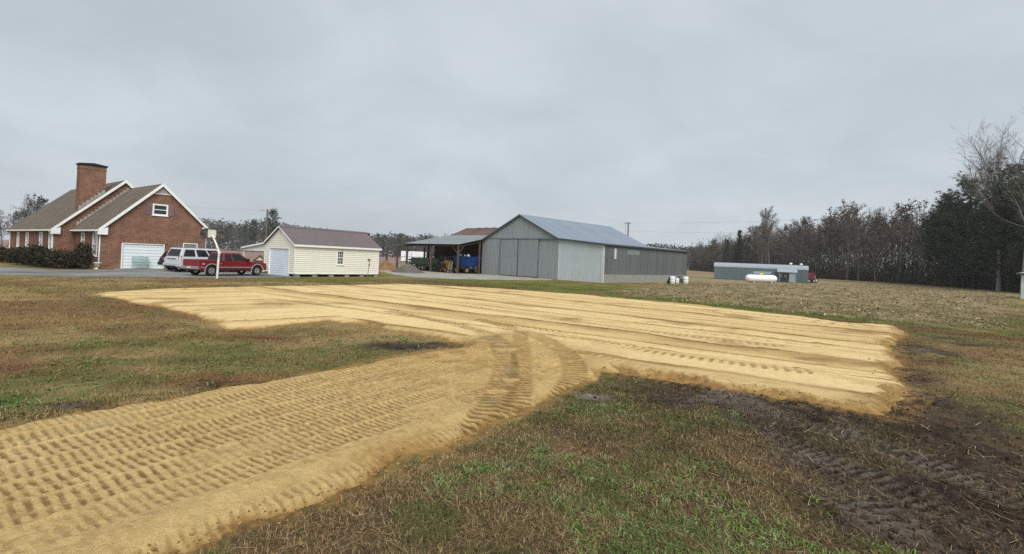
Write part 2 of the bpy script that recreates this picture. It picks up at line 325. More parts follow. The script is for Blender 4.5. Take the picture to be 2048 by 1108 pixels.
def ground_surface(x, y, sdf=None):
    r = np.hypot(x, y); n1 = fbm(x, y, 4.5, 4, 101); n2 = fbm(x, y, 1.4, 4, 102); n3 = fbm(x, y, .35, 3, 103); n4 = fbm(x, y, 9.0, 3, 104); n5 = fbm(x, y, .09, 2, 105)
    c = mixc(G_TAN, G_GRN, ss(.44, .60, n1 * .6 + n2 * .4)); c = mixc(c, G_BRN, ss(.46, .60, fbm(x, y, 3.2, 4, 106)) * .85)
    c = mixc(c, G_RED, ss(.60, .72, fbm(x, y, 2.4, 3, 107)) * .4)
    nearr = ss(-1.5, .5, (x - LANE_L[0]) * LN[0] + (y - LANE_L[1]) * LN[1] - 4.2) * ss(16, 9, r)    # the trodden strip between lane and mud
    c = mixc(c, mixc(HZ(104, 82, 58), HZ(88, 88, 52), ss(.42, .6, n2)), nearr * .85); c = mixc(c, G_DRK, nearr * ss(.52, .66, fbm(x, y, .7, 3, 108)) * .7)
    rgt = ss(9, 16, x) * ss(60, 35, y); c = mixc(c, mixc(HZ(128, 108, 72), HZ(108, 104, 62), ss(.4, .6, n1)), rgt * .7)
    # named patches
    for u, v, rx, ry, cc, a in ((510, 676, .9, .28, HZ(108, 52, 42), 1.0), (420, 760, 1.3, .5, HZ(124, 82, 54), .9), (230, 762, .7, .4, HZ(92, 98, 52), .8), (30, 800, .7, .5, HZ(76, 96, 44), .9), (20, 735, .9, .5, HZ(120, 80, 56), .8),
                                (330, 690, 1.4, .7, HZ(104, 104, 52), .7), (380, 672, 1.5, .4, HZ(112, 110, 50), .7), (110, 640, 3, .8, HZ(150, 126, 80), .7), (1130, 920, .35, .2, HZ(100, 102, 52), .4), (1100, 950, .5, .2, HZ(70, 50, 40), .7),
                                (1680, 610, 3.5, .8, HZ(96, 112, 48), .9), (1560, 622, 2.0, .5, HZ(98, 110, 46), .6)):
        c = mixc(c, np.asarray(cc), np.clip(blob(x, y, u, v, rx, ry) * a * (.5 + n2), 0, 1))
    # the strip between the pad and the buildings: brown by the sand, then green
    e = (FAR1 - FAR0) / np.hypot(*(FAR1 - FAR0)); df = sided(x, y, FAR0, FAR1); inx = ss(-12, -6, x) * ss(26, 16, x)
    c = mixc(c, mixc(HZ(120, 112, 54), HZ(84, 102, 40), ss(.4, .6, n2)), ss(2.2, 4.2, df + n1 * 2) * ss(22, 15, df) * inx * .85)
    c = mixc(c, HZ(112, 82, 56), ss(.1, .5, df) * ss(3.2, 1.6, df + (n2 - .5) * 2) * inx * .9)
    lg = ss(-34, -24, x) * ss(-8, -13, x) * ss(31, 33.5, y) * ss(60, 44, y); c = mixc(c, mixc(HZ(98, 106, 46), HZ(126, 112, 62), ss(.45, .65, n2)), lg * .8)
    ll = ss(-14, -20, x) * ss(34, 28, y) * ss(14, 20, y); c = mixc(c, HZ(150, 130, 78), ll * .5 * ss(.4, .6, n1))
    # corn stubble and the fields beyond
    st = ss(1.5, -1.5, poly_sdf(x, y, STUB_POLY) + (n2 - .5) * 5); c = mixc(c, mixc(HZ(152, 136, 100), HZ(122, 110, 78), ss(.42, .6, fbm(x * .6 + y * .8, (x * .8 - y * .6) * 5, 2.6, 4, 111))), st * .9)
    far = ss(62, 84, y + .35 * x * (x > 0)); c = mixc(c, mixc(HZ(150, 134, 100), HZ(128, 114, 82), ss(.35, .65, fbm(x, y, 16, 4, 112))), far)
    c = mixc(c, HZ(150, 124, 96), ss(130, 170, y)); c = mixc(c, HZ(146, 122, 108), ss(70, 110, y) * ss(0, -40, x))
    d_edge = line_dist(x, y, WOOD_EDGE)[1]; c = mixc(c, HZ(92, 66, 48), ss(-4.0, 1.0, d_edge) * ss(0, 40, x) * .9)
    mud = ground_masks(x, y)
    wet = fbm(x, y, .45, 4, 121); mc = mixc(HZ(46, 38, 32), HZ(76, 65, 55), ss(.40, .60, .5 * wet + .5 * n5)); mc = mixc(mc, HZ(116, 106, 96), ss(.60, .74, fbm(x, y, .9, 4, 122)) * .6)
    z = .024 * (n2 - .5) * 2 + .016 * (n3 - .5) * 2 + .008 * (n5 - .5)
    z = z + mud * (.035 * (n3 - .5) + .045 * (n5 - .5))
    mc = mixc(mc, HZ(142, 136, 128), np.clip(blob(x, y, 1180, 796, .34, .22) * 1.5 * ss(.3, .6, n3), 0, .85)); mc = mixc(mc, HZ(132, 126, 118), np.clip(blob(x, y, 1560, 905, .3, .25) + blob(x, y, 1400, 800, .25, .15), 0, 1) * .5)
    for i, ln in enumerate(MUDTRACKS):
        win, p = treads(x, y, ln, .5, .115, 130 + i); mk = np.clip(mud * 1.4, 0, 1); z = z - .013 * p * mk - .008 * win * mk; mc = mixc(mc, HZ(122, 113, 104), .5 * win * (1 - p) * ss(.25, .5, n2)); mc = mixc(mc, HZ(34, 28, 23), .85 * p)
    c = mixc(c, mc, mud * .95)
    c = c * (.78 + .44 * n3)[..., None] * (.88 + .24 * n5)[..., None]
    z = z * ss(46, 22, r)
    if sdf is not None: c = mixc(c, C_LOOSE * .9, .75 * ss(.55, .02, sdf + (n3 - .5) * .5) * ss(.40, .62, .5 * n3 + .5 * n5))
    if sdf is not None: z = np.where(sdf < -.25, np.minimum(z, -.02) - .10 * ss(-.25, -.6, sdf), z)
    return z, c, mud
WOOD_EDGE = [np.array(p, float) for p in ((150, 420), (98, 275), (91, 215), (93, 165), (97, 137), (95, 112), (87, 89), (77, 72), (66, 57), (50, 40))]

def polar(r0, r1, k, rest, a0, a1, da, coarse):
    r = [r0]
    while r[-1] < r1: r.append(r[-1] * (1 + k))
    while rest and r[-1] < rest: r.append(r[-1] * 1.06)
    A = list(np.arange(a0, a1, da)); 
    if coarse: A += list(np.linspace(A[-1] + da, a0 + 2 * math.pi, coarse)[:-1])
    return np.array(r), np.array(A)
def grid_mesh(name, r, A, wrap, fn, keep=None):
    R_, T = np.meshgrid(r, A, indexing='ij'); x = (R_ * np.sin(T)); y = (R_ * np.cos(T)); shp = x.shape
    z, c, msk = fn(x.ravel(), y.ravel())
    nr, na = shp; idx = np.arange(nr * na).reshape(shp); nxt = np.roll(idx, -1, 1) if wrap else None
    if wrap: a, b, c2, d = idx[:-1], nxt[:-1], nxt[1:], idx[1:]
    else: a, b, c2, d = idx[:-1, :-1], idx[:-1, 1:], idx[1:, 1:], idx[1:, :-1]
    Fc = np.stack([a, d, c2, b], -1).reshape(-1, 4)
    return np.stack([x.ravel(), y.ravel(), z], 1), Fc, c, msk
r, A = polar(.9, 55, .0100, 1600, -.93, .93, .0055, 60); r = np.concatenate([[.01, .3, .6], r])
def _gfn(x, y):
    sdf = poly_sdf(x, y, SAND_POLY); z, c, m_ = ground_surface(x, y, sdf); return z, c, m_
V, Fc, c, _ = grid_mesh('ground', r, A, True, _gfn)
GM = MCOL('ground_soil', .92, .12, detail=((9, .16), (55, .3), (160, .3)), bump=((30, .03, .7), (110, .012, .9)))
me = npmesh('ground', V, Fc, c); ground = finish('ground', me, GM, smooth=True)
tag(ground, 'patchy brown and green late autumn ground around the sand pad', 'ground', kind='structure')
print('ground', len(Fc))
r, A = polar(3.5, 42, .0042, 0, -.90, .90, .0033, 0)
S1, T0, T1 = 12.0, -.7, 5.0                                    # the lane sheet reaches a little way into the pad
def st_of(x, y): dx, dy = x - LANE_L[0], y - LANE_L[1]; return dx * LD[0] + dy * LD[1], dx * LN[0] + dy * LN[1]
def _sfn(x, y):
    z, c, sdf, e = sand_surface(x, y); s, t = st_of(x, y); ins = np.minimum(np.minimum(S1 - s, t - T0), T1 - t)
    z = z - .05 * ss(.02, .16, ins); return z, c, np.stack([sdf, e, ins], 1)
V, Fc, c, S = grid_mesh('sand', r, A, False, _sfn)
SM = MCOL('sand', .9, .15, detail=((25, .08), (90, .14), (280, .20)), bump=((40, .03, .7), (150, .012, .9)))
def sand_part(nm, lb, V, Fc, c, keep):
    f2 = Fc[keep]; u, inv = np.unique(f2, return_inverse=True); o = finish(nm, npmesh(nm, V[u], inv.reshape(-1, 4), c[u]), SM, smooth=True); tag(o, lb, 'sand', kind='structure'); print(nm, len(f2))
fm = S[Fc].mean(1); sand_part('sand_pad', 'smooth pale yellow sand pad graded in long strips', V, Fc, c, (fm[:, 1] < .16) & (fm[:, 2] < .3))
sa = np.concatenate([np.arange(-9, -3.5, .12), np.arange(-3.5, 5.0, .0142), np.arange(5.0, S1 + .03, .021)]); ta = np.arange(T0, T1 + .02, .026)
SS, TT = np.meshgrid(sa, ta, indexing='ij'); X = LANE_L[0] + LD[0] * SS + LN[0] * TT; Y = LANE_L[1] + LD[1] * SS + LN[1] * TT
z, c, sdf, e = sand_surface(X.ravel(), Y.ravel()); idx = np.arange(X.size).reshape(X.shape); Fc = np.stack([idx[:-1, :-1], idx[1:, :-1], idx[1:, 1:], idx[:-1, 1:]], -1).reshape(-1, 4)[:, ::-1]
sand_part('sand_lane', 'yellow sand lane pressed with rows of crawler track marks', np.stack([X.ravel(), Y.ravel(), z], 1), Fc, c, e[Fc].mean(1) < .14)
# part of the lane behind the camera, so that the strip goes on
# ------------------------------------------------------------------ paved drive and gravel lane: sheets just above the ground
def sheet(name, pts, z, mat, label, cat, seed):
    P = [np.asarray(p, float) for p in pts]; Q = []
    for a, b in zip(P, P[1:] + P[:1]):
        n = max(2, int(np.hypot(*(b - a)) / .6))
        for i in range(n): Q.append(a + (b - a) * i / n)
    Q = np.array(Q); Q += (np.stack([vn(Q[:, 0] * 1.3, Q[:, 1] * 1.3, seed), vn(Q[:, 0] * 1.3, Q[:, 1] * 1.3, seed + 5)], 1) - .5) * .5
    mb = MB(); mb.prism([tuple(q) for q in Q], 'z', -.05, z); o = mb.build(name, mat); return tag(o, label, cat, kind='structure')
ASPH = M('weathered_asphalt', HZ(142, 141, 139), .85, var=.16, vscale=.35, var2=.12, v2scale=9, bump=.4, bscale=60, dirt=(HZ(92, 89, 86), .22, .9))
GRAV = M('pale_gravel', HZ(168, 164, 156), .95, var=.14, vscale=.5, var2=.25, v2scale=12, bump=.8, bscale=30, dirt=(HZ(120, 112, 84), .6, .7))
sheet('driveway', [(-70, 47), (-44, 38.5), (-31.5, 34.5), (-30.2, 38.2), (-32.0, 40.2), (-27.0, 47.2), (-24.5, 46.5), (-21.5, 41.8), (-18.9, 41.2), (-16.6, 38.3), (-18.0, 35.6), (-19.8, 33.7), (-22.6, 30.6), (-25.2, 28.4), (-29.4, 28.5), (-34, 31.0), (-47, 36.5), (-72, 44)], .03, ASPH, 'grey asphalt drive leading to the brick house garage', 'driveway', 3)
sheet('gravel_lane', [(-16.5, 61.5), (-11.2, 49.4), (-8.6, 46.6), (-5.6, 46.4), (-1.0, 48.6), (4.2, 53.4), (4.7, 55.2), (-3.4, 63.4), (-6.5, 61.0), (-9.5, 63.6), (-15, 70), (-26, 84), (-31, 82)], .03, GRAV, 'pale gravel track in front of the open equipment shed', 'gravel', 9)

# ================================================================== BUILDINGS
def on_plane(loc, yaw, u, v, ax, c):
    """the local point of a thing's plane (x = c or y = c) that lies in the pixel's direction"""
    Ri = _rz(-yaw); o = Ri @ (np.array([0, 0, CAMH]) - np.array([loc[0], loc[1], 0])); d = Ri @ ray(u, v); i = {'x': 0, 'y': 1, 'z': 2}[ax]
    return o + d * ((c - o[i]) / d[i])
def wall_holes(mb, ax, c0, c1, brk, z0, top, holes):
    """a wall of thickness c0..c1, its top edge the function top(a), with rectangular openings (a0, a1, z0, z1)"""
    xs = sorted(set(list(brk) + [h[0] for h in holes] + [h[1] for h in holes]))
    for a, b in zip(xs[:-1], xs[1:]):
        m = (a + b) / 2; hs = sorted([h for h in holes if h[0] < m < h[1]], key=lambda h: h[2]); z = z0; spans = []
        for h in hs: spans.append((z, z, h[2], h[2])); z = h[3]
        spans.append((z, z, top(a + 1e-6), top(b - 1e-6)))
        for za, zb, ta, tb in spans:
            if max(ta - za, tb - zb) < 1e-3: continue
            P = lambda q, c, z: (q, c, z) if ax == 'y' else (c, q, z)
            mb.hexa([P(a, c0, za), P(b, c0, zb), P(b, c1, zb), P(a, c1, za), P(a, c0, ta), P(b, c0, tb), P(b, c1, tb), P(a, c1, ta)])
    return mb
def bx(mb, ax, a0, a1, c0, c1, z0, z1):
    return mb.box(a0, a1, c0, c1, z0, z1) if ax == 'y' else mb.box(c0, c1, a0, a1, z0, z1)
WHITE = M('white_trim', VT(214, 214, 208), .55, var=.06, var2=.05, dirt=(VT(150, 148, 138), .8, .35))
GLASS = M('dark_glass', (.018, .022, .026), .08, var=.1, spec=.6)
DARK = M('dark_void', (.012, .011, .010), .9)
CONC = M('concrete_block', VT(150, 146, 138), .9, var=.2, bump=.3)
def window(parent, ax, c, out, a0, a1, z0, z1, name='window', fr=.07, mid=True, cols=1, rows=1, sill=True, glass=None, depth=.06):
    """frame proud of the wall plane c on the side out (+1 / -1); pane and bars behind it"""
    f = MB(); C = lambda d: c + out * d
    lo, hi = (lambda a, b: (min(a, b), max(a, b)))(C(-.05), C(.035))
    for q in ((a0, a1, z1 - fr, z1), (a0, a1, z0, z0 + fr), (a0, a0 + fr, z0 + fr, z1 - fr), (a1 - fr, a1, z0 + fr, z1 - fr)): bx(f, ax, q[0], q[1], lo, hi, q[2], q[3])
    if mid: zc = (z0 + z1) / 2; bx(f, ax, a0 + fr, a1 - fr, *sorted((C(-.04), C(.02))), zc - .03, zc + .03)
    w_ = f.build(name, WHITE, parent)
    p = MB(); bx(p, ax, a0 + fr * .5, a1 - fr * .5, *sorted((C(-.045), C(-.03))), z0 + fr * .5, z1 - fr * .5); p.build('pane', glass or GLASS, w_)
    if cols > 1 or rows > 1:
        b = MB()
        for i in range(1, cols): a = a0 + fr + (a1 - a0 - 2 * fr) * i / cols; bx(b, ax, a - .012, a + .012, *sorted((C(-.028), C(.004))), z0 + fr, z1 - fr)
        for i in range(1, rows): z = z0 + fr + (z1 - z0 - 2 * fr) * i / rows; bx(b, ax, a0 + fr, a1 - fr, *sorted((C(-.028), C(.003))), z - .012, z + .012)
        b.build('muntin', WHITE, w_)
    if sill: s = MB(); bx(s, ax, a0 - .05, a1 + .05, *sorted((C(-.02), C(.075))), z0 - .05, z0 - .002); s.build('sill', WHITE, w_)
    return w_

# ------------------------------------------------------------------ brick house
def brick_mat():
    m = bpy.data.materials.new('red_brick'); n, l, b = nodes_of(m); b.inputs['Roughness'].default_value = .9; b.inputs['Specular IOR Level'].default_value = .15
    t = n.new('ShaderNodeTexCoord'); s = n.new('ShaderNodeSeparateXYZ'); l.new(t.outputs['Object'], s.inputs[0])
    a = n.new('ShaderNodeMath'); a.operation = 'ADD'; l.new(s.outputs[0], a.inputs[0]); l.new(s.outputs[1], a.inputs[1])
    c = n.new('ShaderNodeCombineXYZ'); l.new(a.outputs[0], c.inputs[0]); l.new(s.outputs[2], c.inputs[1])
    k = n.new('ShaderNodeTexBrick'); l.new(c.outputs[0], k.inputs['Vector']); k.inputs['Scale'].default_value = 1.0; k.inputs['Brick Width'].default_value = .25; k.inputs['Row Height'].default_value = .095
    k.inputs['Mortar Size'].default_value = .012; k.inputs['Mortar Smooth'].default_value = .2; k.inputs['Bias'].default_value = 0.0
    k.inputs['Color1'].default_value = (*VT(114, 70, 52), 1); k.inputs['Color2'].default_value = (*VT(74, 44, 35), 1); k.inputs['Mortar'].default_value = (*VT(154, 130, 110), 1)
    q = n.new('ShaderNodeTexNoise'); q.inputs['Scale'].default_value = 1.3; q.inputs['Detail'].default_value = 4; l.new(t.outputs['Object'], q.inputs[0])
    r = n.new('ShaderNodeMapRange'); r.inputs[1].default_value = .3; r.inputs[2].default_value = .7; r.inputs[3].default_value = .8; r.inputs[4].default_value = 1.18; l.new(q.outputs[0], r.inputs[0])
    h = n.new('ShaderNodeHueSaturation'); l.new(k.outputs['Color'], h.inputs['Color']); l.new(r.outputs[0], h.inputs['Value']); l.new(h.outputs[0], b.inputs['Base Color'])
    bp = n.new('ShaderNodeBump'); bp.inputs['Strength'].default_value = .6; bp.inputs['Distance'].default_value = .01; bp.invert = True; l.new(k.outputs['Fac'], bp.inputs['Height']); l.new(bp.outputs[0], b.inputs['Normal'])
    return m
def shingle_mat():
    m = M('brown_shingles', HZ(118, 108, 96), .95, var=.14, vscale=.8, stretch=(1, 1, 1), var2=.14, v2scale=5, spec=.1)
    n, l = m.node_tree.nodes, m.node_tree.links; b = n['Principled BSDF']; t = n.new('ShaderNodeTexCoord'); s = n.new('ShaderNodeSeparateXYZ'); l.new(t.outputs['Object'], s.inputs[0])
    c = n.new('ShaderNodeCombineXYZ'); l.new(s.outputs[1], c.inputs[0]); l.new(s.outputs[2], c.inputs[1]); k = n.new('ShaderNodeTexBrick'); l.new(c.outputs[0], k.inputs['Vector']); k.inputs['Scale'].default_value = 1
    k.inputs['Brick Width'].default_value = .32; k.inputs['Row Height'].default_value = .10; k.inputs['Mortar Size'].default_value = .012; k.inputs['Color1'].default_value = (.86, .86, .86, 1); k.inputs['Color2'].default_value = (1.1, 1.1, 1.1, 1); k.inputs['Mortar'].default_value = (.6, .6, .6, 1)
    src = b.inputs['Base Color'].links[0].from_socket; mx_ = n.new('ShaderNodeMixRGB'); mx_.blend_type = 'MULTIPLY'; mx_.inputs[0].default_value = .8; l.new(src, mx_.inputs[1]); l.new(k.outputs['Color'], mx_.inputs[2]); l.new(mx_.outputs[0], b.inputs['Base Color'])
    return m
BRICK, SHING = brick_mat(), shingle_mat()
HL, HY = (-32.259, 39.262), math.radians(53.517)
house = thing('brick_house', 'red brick house with brown shingle roof, stepped gables and tall chimney', 'house', HL, HY)
def hp(u, v, ax, c): return on_plane(HL, HY, u, v, ax, c)
HW, HE, HR, PKX, HDW, ER = 7.509, 3.206, 7.264, 3.94, 7.582, 3.685
MX0, MPX, MPZ, ME_, MLEN = -1.311, 3.461, 7.954, 3.151, 18.02; MX1 = 2 * MPX - MX0
wt = lambda x: (HE + (HR - HE) * (x + .156) / (PKX + .156) if x < PKX else HR + (ER - HR) * (x - PKX) / (HW + .156 - PKX)) - .16
mt = lambda x: (ME_ + (MPZ - ME_) * (x - MX0 + .156) / (MPX - MX0 + .156) if x < MPX else MPZ + (ME_ - MPZ) * (x - MPX) / (MX1 + .156 - MPX)) - .16
g0 = hp(243.5, 536, 'y', 0); g1 = hp(324.5, 537, 'y', 0); gt = hp(246, 487.2, 'y', 0)[2]; GD = (g0[0], g1[0], 0.0, gt)
w0 = hp(305.5, 407, 'y', 0); w1 = hp(335.5, 432.5, 'y', 0); UW = (w0[0], w1[0], w1[2], w0[2])
l0 = hp(366, 486, 'y', 0); l1 = hp(394, 513, 'y', 0); LW = (l0[0], l1[0], l1[2] - .15, l0[2])
mb = MB(); wall_holes(mb, 'y', 0, .22, [0, PKX, HW], -.1, wt, [GD, UW, LW])
sw = [hp(163.5, 464, 'x', 0)[1], hp(170.5, 464, 'x', 0)[1], hp(186.5, 464, 'x', 0)[1], hp(196.5, 464, 'x', 0)[1]]
SW = [(sw[1], sw[0], 1.55, 2.85), (sw[3], sw[2], .95, 2.85)]
wall_holes(mb, 'x', 0, .22, [.22, HDW], -.1, lambda a: HE - .05, SW); mb.box(HW - .22, HW, .22, HDW, -.1, ER - .05)
mb.build('wing_wall', BRICK, house)
mb = MB(); mws = []
for u0, u1, zl in ((35, 39.5, 1.3), (52.5, 58, 1.0), (79.5, 86, 1.3), (98.5, 105.5, .9)):
    a, b_ = hp(u0, 465, 'x', MX0)[1], hp(u1, 465, 'x', MX0)[1]; mws.append((b_, a, zl, 2.8))
wall_holes(mb, 'x', MX0, MX0 + .22, [HDW + .22, HDW + MLEN], -.1, lambda a: ME_ - .05, mws); wall_holes(mb, 'y', HDW, HDW + .22, [MX0, MPX, MX1], -.1, mt, [])
wall_holes(mb, 'y', HDW + MLEN - .22, HDW + MLEN, [MX0, MPX, MX1], -.1, mt, []); mb.box(MX1 - .22, MX1, HDW + .22, HDW + MLEN - .22, -.1, ME_ - .05)
mb.build('main_wall', BRICK, house)
for nm, mat_, bk in (('floor_slab', CONC, None),): mb = MB(); mb.box(.25, HW - .25, .25, HDW - .05, -.1, .02); mb.box(MX0 + .25, MX1 - .25, HDW + .25, HDW + MLEN - .25, -.1, .03); mb.build(nm, mat_, house)
def slab(mb, x0, z0, x1, z1, y0, y1, t=.14):
    return mb.prism([(x0, z0), (x1, z1), (x1, z1 - t), (x0, z0 - t)], 'y', y0, y1)
mb = MB(); slab(mb, -.156 - .12, HE - .12, PKX, HR, -.2, HDW - .004); slab(mb, PKX + .002, HR, HW + .28, ER - .1, -.2, HDW - .004); mb.build('wing_roof', SHING, house)
mr = MB(); slab(mr, MX0 - .27, ME_ - .12, MPX, MPZ, HDW - .2, HDW + MLEN + .2); slab(mr, MPX + .002, MPZ, MX1 + .27, ME_ - .12, HDW - .2, HDW + MLEN + .2); mroof = mr.build('main_roof', SHING, house)
def rake(x0, z0, xp, zp, x1, z1, y, nm, wdt=.26):
    m = MB()
    for (a, za, b, zb) in ((x0, z0, xp, zp), (xp + .002, zp, x1, z1)): m.prism([(a, za + .02), (b, zb + .02), (b, zb - wdt), (a, za - wdt)], 'y', y - .05, y - .004)
    for xe, ze, s in ((x0, z0, 1), (x1, z1, -1)): m.prism([(xe, ze - wdt + .002), (xe, ze - .1), (xe + s * .62, ze + .2), (xe + s * .62, ze - wdt - .14), (xe, ze - wdt - .14)], 'y', y - .056, y + .16)
    return m.build(nm, WHITE, house)
rake(-.28, HE - .12, PKX, HR, HW + .29, ER - .1, -.2, 'rake_trim'); rake(MX0 - .27, ME_ - .12, MPX, MPZ, MX1 + .27, ME_ - .12, HDW - .2, 'rake_trim')
mb = MB(); mb.prism([(PKX - .62, HR - .82), (PKX, HR - .28), (PKX + .62, HR - .85)], 'y', -.06, -.004); mb.build('gable_vent', M('grey_louvre', VT(150, 142, 132), .8), house)
mb = MB(); mb.box(PKX - .7, PKX + .7, -.075, -.01, HR - .93, HR - .86); mb.build('vent_sill', WHITE, house)
# eaves, gutters, downspouts
for x, z, y0, y1 in ((-.28, HE - .12, -.19, HDW - .3), (MX0 - .27, ME_ - .12, HDW - .18, HDW + MLEN + .2)):
    mb = MB(); mb.box(x - .11, x - .004, y0, y1, z - .15, z - .03); mb.build('gutter', WHITE, house)
    mb = MB(); mb.box(x + .01, x + .3, y0 + .1, y1 - .02, z - .24, z - .145); mb.build('soffit', M('brown_soffit', VT(96, 84, 78), .8), house)
for x, y, zt, wl in ((-.28, .12, HE - .2, 0), (MX0 - .27, HDW + .15, ME_ - .2, MX0), (MX0 - .27, HDW + MLEN - .3, ME_ - .2, MX0), (HW + .3, .2, ER - .4, HW + .12)):
    mb = MB(); mb.tube([(x - .05, y, zt), (x - .04, y, zt - .14), (wl - .05, y, zt - .36), (wl - .05, y, .12), (wl - .25, y - .05, .03)] if x < 0 else [(x, y, zt), (wl, y, zt - .3), (wl, y, .1)], .055, 8); mb.build('downspout', WHITE, house)
# openings
SHUT = M('dull_mauve_shutter', VT(112, 92, 96), .8)
f = window(house, 'y', 0, -1, *UW, fr=.12, mid=True)
for a in (UW[0] - .45, UW[1] + .03): mb = MB(); mb.box(a, a + .42, -.04, -.004, UW[2] + .02, UW[3] - .02); [mb.box(a + .05, a + .37, -.052, -.038, UW[2] + .1 + .12 * i, UW[2] + .17 + .12 * i) for i in range(int((UW[3] - UW[2] - .2) / .12))]; mb.build('shutter', SHUT, house)
f = window(house, 'y', 0, -1, *LW, fr=.08, mid=False, glass=M('curtained_glass', VT(118, 124, 122), .3))
for a in (LW[0] - .5, LW[1] + .03): mb = MB(); mb.box(a, a + .46, -.04, -.004, LW[2] + .02, LW[3] - .02); mb.build('shutter', SHUT, house)
PALEG = M('sky_grey_glass', VT(124, 130, 132), .15, spec=.5)
for q in SW: window(house, 'x', 0, -1, *q, fr=.14, mid=True, glass=PALEG)
for q in mws: window(house, 'x', MX0, -1, *q, fr=.16, mid=True, glass=PALEG)
BRSH = M('brown_shutter', VT(96, 66, 62), .8)
for q in SW: mb = MB(); mb.box(-.05, -.004, q[1] + .02, q[1] + .5, q[2], q[3]); mb.build('shutter', BRSH, house)
for q in mws: mb = MB(); mb.box(MX0 - .05, MX0 - .004, q[1] + .02, q[1] + .75, q[2], q[3]); mb.build('shutter', BRSH, house)
gd = MB(); gd.box(GD[0] - .09, GD[0], -.03, .1, 0, GD[3] + .09); gd.box(GD[1], GD[1] + .09, -.03, .1, 0, GD[3] + .09); gd.box(GD[0] + .001, GD[1] - .001, -.03, .1, GD[3], GD[3] + .09)
gdo = gd.build('garage_door', WHITE, house); DOORW = M('white_steel_door', VT(206, 214, 216), .45, var=.05)
pn = 8; ph_ = GD[3] / pn
for i in range(pn):
    mb = MB(); mb.box(GD[0] + .01, GD[1] - .01, .055, .10, i * ph_ + .008, (i + 1) * ph_ - .008); mb.box(GD[0] + .06, GD[1] - .06, .045, .06, i * ph_ + .05, (i + 1) * ph_ - .05); mb.build('panel', DOORW, gdo)
mb = MB(); mb.box(GD[0], GD[1], .11, .16, 0, GD[3]); mb.build('door_back', M('grey_joint', VT(140, 144, 146), .7), gdo)
mb = MB(); mb.box(GD[0] - .3, GD[1] + .3, -.06, .0 - .004, GD[3] + .1, GD[3] + .24); mb.build('lintel', BRICK, house)
# stepped flashing where the wing roof meets the taller gable wall
FLASH = M('lead_flashing', VT(140, 140, 138), .6, var=.2)
mb = MB(); n = 15
for i in range(n):
    x = .1 + i * (PKX - .2) / n; x2 = x + (PKX - .2) / n - .015; z = HE + (HR - HE) * (x + .156) / (PKX + .156); mb.box(x, x2, HDW - .03, HDW - .004, z - .1, z + .34)
mb.build('stepped_flashing', FLASH, house)
# chimney on the front slope of the main roof
c0 = hp(157.5, 400, 'y', HDW + .5); c1 = hp(211.5, 372, 'y', HDW + .5); ct = hp(188, 330, 'y', HDW + .5)[2]
ch = MB(); CXa, CXb = c0[0], c1[0]; ch.box(CXa, CXb, HDW + .5, HDW + 1.55, 3.4, ct - .42); ch.box(CXa - .03, CXb + .03, HDW + .47, HDW + 1.58, ct - .42, ct - .3); ch.box(CXa, CXb, HDW + .5, HDW + 1.55, ct - .3, ct - .12)
chim = ch.build('chimney', BRICK, house)
mb = MB(); mb.box(CXa - .05, CXb + .05, HDW + .45, HDW + 1.6, ct - .12, ct - .02); mb.prism([(CXa - .12, ct - .02), (CXa - .12, ct + .03), ((CXa + CXb) / 2, ct + .16), (CXb + .12, ct + .03), (CXb + .12, ct - .02)], 'y', HDW + .4, HDW + 1.65)
mb.build('chimney_cap', M('black_cap', (.02, .018, .017), .6), chim)
mb = MB(); n = 7
for i in range(n):
    x = CXa + i * (CXb - CXa) / n; x2 = x + (CXb - CXa) / n - .01; z = ME_ - .12 + (MPZ - ME_ + .12) * (x - MX0 + .27) / (MPX - MX0 + .27); mb.box(x, x2, HDW + .47, HDW + .496, z - .1, z + .42)
mb.build('flashing', FLASH, chim)

# ------------------------------------------------------------------ ribbed metal sheets
def metal(name, col, rough=.45, met=.25, var=.10, tint=.12, dirt=None, streak=6.0):
    m = M(name, col, rough, met, var=var, vscale=.7, stretch=(streak, streak, .6), var2=.06, v2scale=3, dirt=dirt)
    n, l = m.node_tree.nodes, m.node_tree.links; b = n['Principled BSDF']; oi = n.new('ShaderNodeObjectInfo'); r = n.new('ShaderNodeMapRange'); r.inputs[3].default_value = 1 - tint; r.inputs[4].default_value = 1 + tint; l.new(oi.outputs['Random'], r.inputs[0])
    src = b.inputs['Base Color'].links[0].from_socket; h = n.new('ShaderNodeHueSaturation'); l.new(src, h.inputs['Color']); l.new(r.outputs[0], h.inputs['Value']); l.new(h.outputs[0], b.inputs['Base Color']); return m
_pc = {}
def rib_mesh(wd, h0, h1, pitch, dep, key='rib'):
    """one sheet: x across, z up (left height h0, right height h1), ribs stand out along -y; 8 mm thick with its own back"""
    kk = (round(wd, 3), round(h0, 3), round(h1, 3), pitch, dep)
    if kk in _pc: return _pc[kk]
    n = max(1, round(wd / pitch)); p = wd / n; xs = []; ys = []
    for i in range(n): xs += [i * p, i * p + p * .62, i * p + p * .70, i * p + p * .92]; ys += [0, 0, -dep, -dep]
    xs.append(wd); ys.append(0); V = []; Fc = []; k = len(xs)
    for x, y in zip(xs, ys): t = h0 + (h1 - h0) * x / wd; V += [(x, y, 0), (x, y, t), (x, y + .008, 0), (x, y + .008, t)]
    for i in range(k - 1):
        a = 4 * i; b = a + 4; Fc += [(a, b, b + 1, a + 1), (a + 2, a + 3, b + 3, b + 2), (a, a + 2, b + 2, b), (a + 1, b + 1, b + 3, a + 3)]
    Fc += [(0, 1, 3, 2), (4 * k - 4, 4 * k - 2, 4 * k - 1, 4 * k - 3)]
    me = bpy.data.meshes.new('ribbed_sheet'); me.from_pydata(V, [], Fc); me.update(); _pc[kk] = me; return me
